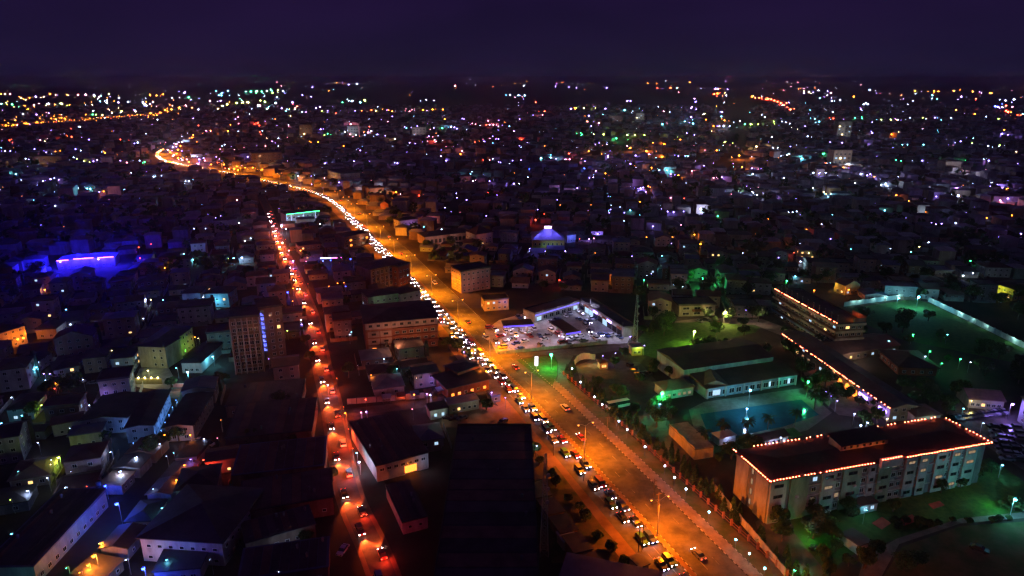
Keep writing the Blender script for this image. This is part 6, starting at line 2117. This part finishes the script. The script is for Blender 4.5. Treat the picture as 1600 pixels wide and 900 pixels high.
# ------------------------------------------------------------------ lights of the far quarters
FARL = """2,147,O,2 8,147,Y,2 16,147,P,2 33,153,Y,1 46,153,O,1 56,151,V,3 68,151,Y,2 78,147,O,2 87,148,Y,1 105,148,O,2 122,148,P,3 134,148,P,3 147,149,W,4 155,151,P,2 170,147,L,2 186,153,W,2 2,162,C,2 19,163,G,3 35,164,W,2 53,164,P,3 74,163,W,3
76,162,W,2 72,165,Y,2 96,162,L,4 167,160,W,4 185,160,V,3 200,159,W,3 226,163,W,5 223,160,W,3 229,165,W,3 4,180,V,2 28,175,W,2 36,178,W,2 57,179,V,3 62,185,O,2 25,183,O,3 24,188,S,3 13,192,S,3 4,196,S,3 9,196,S,3 21,195,S,3 26,195,S,3 38,193,S,3 42,193,S,3
54,191,S,3 58,191,S,3 70,188,S,3 74,188,S,3 87,186,S,3 96,184,S,3 101,185,S,3 80,185,O,2 122,181,S,2 126,181,S,2 134,179,S,2 145,179,G,4 150,179,L,2 3,203,Y,2 15,219,R,3 27,219,W,2 63,219,P,2 75,217,Y,3 88,222,Y,4 112,214,R,4 139,218,V,3 111,201,R,1
123,198,W,1 125,198,W,2 188,218,R,3 113,230,V,3 118,233,V,3 124,231,V,3 126,235,W,2 8,236,V,3 12,237,V,2 16,236,V,2 54,233,V,2 72,238,V,2 77,238,V,3 87,237,O,3 164,239,O,3 171,233,V,2 210,224,V,2 215,223,W,3 226,195,V,2 246,187,W,2 160,180,Y,3 175,176,Y,3 190,174,L,2
205,174,L,3 212,174,Y,3 235,177,O,4 240,172,O,3 250,176,O,4 245,180,O,3 255,181,O,3 232,183,O,3 258,172,O,3 268,171,O,3 280,168,O,3 290,165,P,4 300,168,O,2 310,171,W,2 340,170,Y,2 355,163,L,3 370,161,L,3 380,160,L,3 388,160,Y,3 385,163,O,2 345,157,V,3 328,158,P,3 302,185,V,3
288,145,V,3 295,152,G,3 269,153,W,1 235,149,O,2 245,149,O,2 255,147,O,2 346,146,C,2 346,149,C,2 342,149,C,2 356,142,C,2 358,149,C,2 384,143,C,2 392,143,G,4 400,143,G,3 409,143,G,3 417,142,W,3 425,142,G,2 434,141,L,3 442,142,W,3 426,145,L,2 414,159,L,4 407,157,L,2 431,161,W,5 457,160,V,3
464,166,R,3 403,165,W,4 406,165,P,3 410,170,C,3 417,170,C,3 425,170,G,3 440,169,V,3 447,173,C,3 454,173,C,3 461,171,L,4 472,175,W,2 478,175,V,2 494,169,V,2 500,167,V,2 503,173,L,2 512,173,V,2 525,177,R,3 532,173,V,2 523,187,W,2 486,151,V,1 488,135,V,2 495,137,V,2 514,142,O,1
545,131,V,2 558,130,W,2 526,128,O,2 541,137,W,1 550,158,W,5 570,157,L,5 563,160,C,4 535,160,G,2 379,176,P,2 390,178,W,1 372,183,P,2 368,186,V,2 360,195,O,2 359,207,O,5 356,205,O,4 338,199,O,3 329,204,O,3 332,207,O,3 322,204,P,3 310,196,R,2 373,193,P,1 398,194,R,3 403,192,R,4 405,196,R,3
406,206,R,3 408,210,R,2 430,186,O,2 454,181,Y,2 451,197,P,3 455,201,P,2 501,202,V,4 512,209,G,3 507,211,L,2 548,194,P,4 543,197,V,3 547,215,O,5 547,210,P,3 539,206,W,4 531,204,O,2 580,205,W,4 575,207,P,4 590,210,V,3 556,211,W,2 570,211,W,1 577,198,R,2 486,223,O,5 490,224,O,4 497,222,O,3
495,228,W,3 537,228,O,3 417,216,Y,1 435,216,W,2 421,221,V,1 426,221,V,1 415,228,P,2 555,173,V,2 565,173,O,2 580,172,R,4 587,173,Y,3 607,172,O,3 613,174,O,4 621,173,W,2 644,172,P,4 640,174,P,3 651,174,V,2 661,172,S,4 676,171,S,4 692,171,S,4 667,173,V,2 613,182,V,2 695,186,O,3 719,181,V,2
722,185,V,2 725,186,V,2 743,174,O,2 632,198,V,3 635,200,C,2 606,190,P,2 652,197,V,2 678,200,V,3 685,195,V,2 691,200,G,4 700,199,C,4 705,198,W,4 710,199,V,4 714,201,V,3 738,193,P,2 743,194,P,2 763,189,P,4 760,195,R,4 765,195,P,3 771,195,P,4 775,196,P,3 785,196,V,3 796,197,C,3 778,203,V,2
617,217,Y,4 634,217,P,4 652,216,Y,4 640,223,V,3 602,212,V,2 670,213,V,3 676,214,P,2 669,217,V,3 690,213,W,3 678,220,R,4 681,221,P,3 713,220,P,2 697,230,V,2 704,230,V,2 710,230,V,2 755,218,P,3 756,221,V,3 742,222,R,3 749,221,O,2 770,213,V,2 779,217,V,3 782,221,V,4 795,213,V,2 664,235,V,2
711,133,P,4 735,124,W,1 752,133,W,1 770,134,R,1 797,148,W,2 657,157,W,1 666,156,W,1 678,157,W,1 804,130,O,2 818,133,W,2 868,134,V,2 889,135,V,2 901,136,V,2 948,136,V,3 1027,136,R,2 1048,136,R,6 1058,136,C,2 1078,128,O,2 1012,129,O,2 810,149,C,3 820,149,C,3 837,160,R,2 851,174,R,5 848,180,P,4
892,170,V,5 898,169,O,3 912,169,L,3 922,168,R,3 931,169,L,3 946,170,V,5 955,170,O,3 976,172,C,5 989,174,W,3 980,158,V,2 985,158,V,2 920,181,V,4 918,190,P,3 936,192,P,3 924,197,V,3 942,179,C,2 833,180,V,1 812,186,V,2 1035,194,C,4 1050,195,P,3 1037,174,P,3 1080,183,V,5 1100,178,Y,4 1070,190,C,4
1083,193,C,4 1128,175,V,5 1127,182,C,3 1103,187,O,3 1132,188,O,4 1105,197,O,4 1115,197,O,4 1131,197,W,5 1124,197,W,3 1140,197,W,2 1156,189,W,2 1164,194,G,4 1173,194,L,4 1185,194,L,3 1195,183,W,3 1112,205,Y,1 1118,139,V,4 1122,139,V,3 1116,147,R,5 1121,146,O,4 1135,149,W,2 1085,154,V,2 1087,159,V,2
1080,169,V,3 1088,171,V,2 1175,151,O,3 1180,153,R,3 1186,153,R,3 1190,153,R,3 1197,155,R,4 943,210,L,5 928,210,L,3 963,216,G,4 980,211,L,4 992,211,L,3 1007,211,L,3 909,210,G,3 1057,214,L,5 1063,218,O,3 1073,208,V,3 1085,211,V,2 1020,223,O,3 1037,225,O,4 1010,236,O,5 1014,241,P,3 1035,245,O,4
1027,243,O,3 1120,235,O,5 1155,243,O,6 1182,229,Y,5 1122,219,V,4 1132,222,L,3 1170,222,L,2 921,223,V,3 930,226,V,2 948,226,V,3 980,228,P,2 953,236,V,2 985,231,O,5 920,236,O,3 940,241,O,3 950,244,V,3 962,250,O,4 977,252,V,4 985,256,V,4 995,258,O,3 1008,260,O,3 1018,262,O,3 1030,266,C,4 1042,266,C,4
1048,272,V,4 1060,274,O,4 993,243,V,4 1020,240,V,3 1060,244,V,3 1075,244,C,3 1081,267,P,3 1083,285,Y,4 1080,283,W,3 1115,278,P,4 1128,277,V,3 1160,261,O,4 1175,263,V,4 1176,272,W,4 1100,259,V,3 869,248,V,3 875,251,V,4 883,249,V,3 890,249,P,4 830,246,C,4 845,246,C,4 860,246,C,4 889,240,R,4 815,218,R,4
851,228,O,2 803,205,V,3 812,228,V,2 801,251,V,2 814,250,V,2 827,264,B,3 914,252,V,2 913,263,B,4 931,267,V,3 933,271,V,3 946,271,O,3 927,277,V,4 921,278,V,2 825,277,W,2 803,287,V,4 811,287,W,2 872,274,V,1 871,296,V,3 902,294,V,3 907,300,P,4 935,303,C,3 981,285,V,4 1001,294,V,4 1005,293,V,3 1013,291,O,3
1048,309,P,3 1069,310,R,2 1009,300,V,3 924,320,O,3 1153,297,W,4 1177,301,W,3 1183,305,W,3 1205,304,V,4 1236,300,W,2 1200,155,R,4 1205,155,R,4 1210,157,R,5 1215,159,R,4 1220,161,R,5 1225,164,R,4 1230,168,R,5 1235,171,R,6 1229,161,R,3 1241,170,R,3 1256,146,V,3 1264,144,Y,3 1279,141,W,2 1293,142,V,1 1313,156,W,2
1300,158,W,2 1293,149,W,2 1298,145,P,2 1334,151,O,3 1359,141,W,3 1345,171,V,2 1301,175,W,2 1302,185,R,4 1318,187,V,3 1273,186,C,4 1280,190,C,3 1287,186,C,2 1336,184,G,3 1347,185,G,3 1377,187,L,3 1392,187,L,3 1366,180,L,1 1363,191,V,2 1378,166,O,2 1388,168,L,2 1350,163,W,3 1356,163,W,3 1403,187,W,3
1415,187,W,4 1422,184,W,2 1442,184,L,2 1461,184,V,3 1473,184,V,3 1480,184,W,3 1430,142,O,2 1460,142,O,3 1466,143,O,2 1490,142,O,3 1520,143,O,3 1548,146,O,3 1457,149,C,2 1502,151,V,3 1525,154,R,2 1494,172,O,3 1510,167,W,2 1523,178,O,2 1541,182,W,2 1560,186,L,3 1555,166,B,4 1560,167,V,3 1566,168,W,2 1572,173,R,4 1575,175,R,5
1580,178,R,4 1584,179,P,4 1590,180,R,5 1595,180,R,4 1582,167,P,2 1572,165,R,3 1571,157,W,3 1585,155,W,3 1598,178,C,3 1569,203,O,3 1566,209,V,4 1575,211,V,3 1580,213,V,4 1566,209,P,2 1501,221,V,3 1489,212,C,1 1521,216,C,2 1519,224,L,2 1544,228,W,3 1561,229,W,2 1562,227,L,2 1575,234,L,2 1588,237,Y,2 1441,251,V,3
1447,251,W,3 1453,251,W,3 1480,250,G,4 1509,250,G,3 1521,249,O,4 1527,250,P,3 1537,249,W,3 1545,251,V,4 1443,226,C,3 1410,226,C,2 1418,226,C,2 1368,223,V,5 1372,224,W,4 1393,210,O,4 1351,218,L,2 1404,206,Y,1 1363,208,V,3 1297,222,V,2 1316,223,V,3 1262,213,W,3 1246,202,Y,3 1258,197,V,2 1230,226,V,3 1235,229,V,2
1208,231,W,2 1215,231,W,3 1222,231,W,2 1212,188,W,2 1222,190,W,2 1216,197,V,4 1228,191,W,2 1234,193,W,2 1202,193,L,2 1209,190,L,2 1206,214,W,3 1230,242,W,4 1238,243,C,3 1252,247,C,4 1261,245,C,3 1286,240,G,3 1288,240,G,2 1360,244,G,3 1391,250,L,3 1400,250,G,2 1408,251,G,2 1318,262,O,5 1315,268,V,3 1271,257,O,3 1302,253,O,3
1271,270,W,4 1280,271,V,4 1290,270,W,3 1249,269,O,3 1267,278,V,2 1335,268,V,3 1345,272,W,4 1355,274,V,4 1360,272,V,3 1366,276,O,2 1345,278,W,1 1377,289,W,3 1384,287,W,4 1225,278,W,2 1336,286,W,2 1270,294,W,3 1287,300,Y,3 1298,303,C,3 1316,306,W,3 1400,305,O,3 1407,303,O,3 1420,314,O,2 1461,294,W,3 1470,286,V,3 1472,297,W,3
1493,293,V,3 1463,307,V,3 1486,304,W,3 1558,289,V,5 1560,290,V,4 1573,295,O,2 1520,287,W,3 1530,287,W,2 1489,285,R,2 1563,313,P,4 1575,310,V,4 1335,204,W,2
40,248,W,2 45,249,V,1 115,246,W,2 120,248,L,2 131,252,L,3 135,249,W,2 146,252,V,3 152,250,V,3 188,251,V,2 198,254,P,3 208,252,W,4 218,251,W,2 226,253,G,3 205,270,W,1 238,276,W,2 25,272,C,3 26,276,W,3 79,280,V,4 92,281,V,2 105,294,C,3 115,295,W,1 136,295,C,4 141,295,C,4 155,300,V,3 162,299,O,3 67,283,W,2 85,278,W,2
295,283,W,3 290,283,W,2 240,276,W,3 250,245,W,1 351,226,W,2 344,233,P,2 366,234,P,3 387,245,V,3 338,245,V,2 363,245,W,2 435,228,W,2 450,245,R,3 449,251,V,2 455,257,V,2 449,254,W,1 508,255,V,4 553,252,V,3 563,235,V,3 621,255,V,4 540,267,W,3 613,278,W,1 578,290,W,5 697,251,V,3 689,244,V,3 640,243,Y,2
719,241,O,6 722,236,P,3 714,254,V,2 745,250,V,3 755,250,R,2 765,250,P,2 779,253,V,2 782,254,V,2 789,243,V,3 726,266,V,4 730,264,V,3 735,272,C,3 739,283,P,4 765,283,V,3 770,248,W,2 773,298,R,4 785,306,R,4 713,302,V,2 714,309,V,2 687,306,V,2 674,306,L,2 626,303,P,2 619,300,O,4 466,275,W,4 478,273,V,2 530,285,V,3 545,270,V,2
487,288,V,2 507,278,P,2 410,265,O,3 395,262,O,3 383,262,O,2 370,260,O,3 350,257,O,3 340,254,R,2 330,257,O,3 320,251,P,3 310,256,P,4 303,245,W,4 307,244,V,3 311,249,V,4 318,247,V,3 295,253,O,4 285,250,P,4 278,247,O,4 272,242,P,4 266,238,O,4 262,234,P,3 270,230,V,4 275,225,P,4 280,223,W,5 285,222,W,5 288,219,W,4 282,228,O,4 278,234,O,4
276,240,O,4 284,236,V,3 290,224,P,3 300,215,O,3 302,211,O,3 270,244,P,4 292,249,P,3 352,263,R,3 358,264,O,4 366,264,O,4 372,266,O,4"""
b = MB()
FM = list(COL.keys())


def farlamp(x, y, c, s):
    h = 6.0
    p = g(x, max(y, 124.5), h)
    dist = (p - cam.location).length
    if dist > 9000:
        p = Vector((p.x * 9000 / dist, p.y * 9000 / dist, 6.0))
        # on a slight rise, as far hills are
        dist = 9000
        p.z = CAM_H - (y - 122) / FPX * 9000
    r = dist / 683.0 * (0.20 + 0.125 * s)
    b.ball(p, r, FM.index(c) + (len(FM) if dist > 2800 else 0), 0.8)
    if r < 3:
        b.tube((p.x, p.y, 0), (p.x, p.y, p.z), 0.1, 0.1, 3, 2 * len(FM))
    return p, dist, r


fl_pts = []
for tok in FARL.split():
    x, y, c, s = tok.split(",")
    fl_pts.append(farlamp(float(x), float(y), c, int(s)) + (c, int(s)))
rf_ = random.Random(21)
# around the stronger ones their neighbours in the same street: smaller lamps and lit shop fronts


def lit_front(p, c, k):
    dist = (p - cam.location).length
    w_, h_ = dist / 683.0 * rf_.uniform(0.5, 2.0), dist / 683.0 * rf_.uniform(0.14, 0.3)
    h_ = min(h_, 3.2)
    b.box(p.x - w_ / 2, p.x + w_ / 2, p.y, p.y + 0.6, 0.6, 0.6 + h_, 2 * len(FM) + 1 + FM.index(c))


for p, dist, r_, c, s in list(fl_pts):
    n = rf_.choice((0, 1, 2, 2, 3)) if s >= 3 else rf_.choice((0, 0, 1))
    for k in range(n):
        X, Y = px(p)
        x, y = X + rf_.gauss(0, 9), Y + rf_.gauss(0, 2.0)
        if y < 126:
            continue
        c2 = c if rf_.random() < 0.7 else rf_.choice("WVOC")
        if rf_.random() < 0.5:
            farlamp(x, y, c2, rf_.choice((0, 0, 1, 1)))
        else:
            lit_front(g(x, y + 3), c2, k)
# the sodium row of the far highway
for k in range(62):
    x = 2 + k * 4.1 + rf_.uniform(-1, 1)
    farlamp(x, 197 - 0.078 * x + rf_.uniform(-1.2, 1.2), rf_.choice("SSOOR"), rf_.choice((0.2, 0.6, 1.2)))
    farlamp(rf_.uniform(0, 290), 150 + rf_.uniform(-2, 40), rf_.choice("SOOYS"), rf_.choice((-0.4, 0, 0.3)))
# and a thin scatter of single faint lamps
for k in range(1500):
    y = 126 + 215 * rf_.random() ** 1.35
    x = rf_.uniform(-5, 1605)
    if x < 430 and y < 146 or x > 1380 and y < 141:
        continue
    if 440 < x < 800 and 138 < y < 165 and rf_.random() < 0.85:
        continue
    if 820 < x < 1130 and 140 < y < 166 and rf_.random() < 0.85:
        continue
    if 540 < x < 700 and 240 < y < 300 and rf_.random() < 0.75:
        continue
    c = rf_.choice("WWVOORP" if y < 150 else "VVWOPWVCW")
    if rf_.random() < 0.6:
        farlamp(x, y, c, rf_.choice((-0.8, -0.6, -0.5, -0.3, 0, 0, 0.6)))
    elif k % 3 == 0:
        lit_front(g(x, y + 3), c, 0)
for c in FM:
    emat("front" + c, tuple(min(1.0, 0.75 * v + 0.12) for v in COL[c]), 0.9, 'NONE')
stuff("distant_city_lights", b.mesh("distant_city_lights", ["far" + c for c in FM] + ["vfar" + c for c in FM] + ["dark_steel"] + ["front" + c for c in FM]), "thousands of coloured lamps spread over the far city", "lights")
# the strongest of them light the ground and walls round about
hub = bpy.data.objects["distant_city_lights"]
for p, dist, r_, c, s in fl_pts:
    if (s >= 4 and dist < 2400) or (s == 3 and dist < 1150):
        light(hub, (p.x, p.y - r_ - 1.5, p.z), c, (3000, 7000, 15000, 36000)[min(3, s - 3)] * (dist / 1000), 0.5)
# sodium wash along the far highway
for i in range(12):
    p, n = FARHWY.at(900 + i * 90)
    light(hub, (p.x, p.y, 12), "S", 60000, 1.0, 150)

# ------------------------------------------------------------------ haze of the night air
b = MB()
b.box(-24500, 24500, -900, 30500, -1, 150)
hz = stuff("haze", b.mesh("haze", []), "thin night haze lying over the whole city", "haze")
m = bpy.data.materials.new("haze_air")
m.use_nodes = True
t_ = m.node_tree
t_.nodes.clear()
oo = t_.nodes.new("ShaderNodeOutputMaterial")
vv = t_.nodes.new("ShaderNodeVolumePrincipled")
vv.inputs["Color"].default_value = (0.9, 0.9, 0.95, 1)
vv.inputs["Density"].default_value = 0.00009
vv.inputs["Anisotropy"].default_value = 0.87
t_.links.new(vv.outputs[0], oo.inputs["Volume"])
hz.data.materials.append(m)

# ------------------------------------------------------------------ labels: count what shares a wording
ORD = ["first", "second", "third", "fourth", "fifth", "sixth", "seventh", "eighth", "ninth", "tenth", "eleventh", "twelfth", "thirteenth", "fourteenth", "fifteenth", "sixteenth", "seventeenth", "eighteenth", "nineteenth"]
TENS = ["", "", "twent", "thirt", "fort", "fift", "sixt", "sevent", "eight", "ninet"]


def ordinal(n):
    if n < 20:
        return ORD[n - 1]
    if n % 10 == 0:
        return TENS[n // 10] + "ieth"
    return TENS[n // 10] + "y-" + ORD[n % 10 - 1]


bpy.context.view_layer.update()
byl = {}
for o, lab, key in AUTO:
    byl.setdefault((lab, key), []).append(o)
for (lab, key), os_ in byl.items():
    if len(os_) < 2:
        continue
    os_.sort(key=lambda o: px(o.matrix_world.translation)[0] if key == "left" else -px(o.matrix_world.translation)[1])
    for i, o in enumerate(os_):
        o["label"] = "%s, %s from the %s" % (lab, ordinal(i + 1), key)
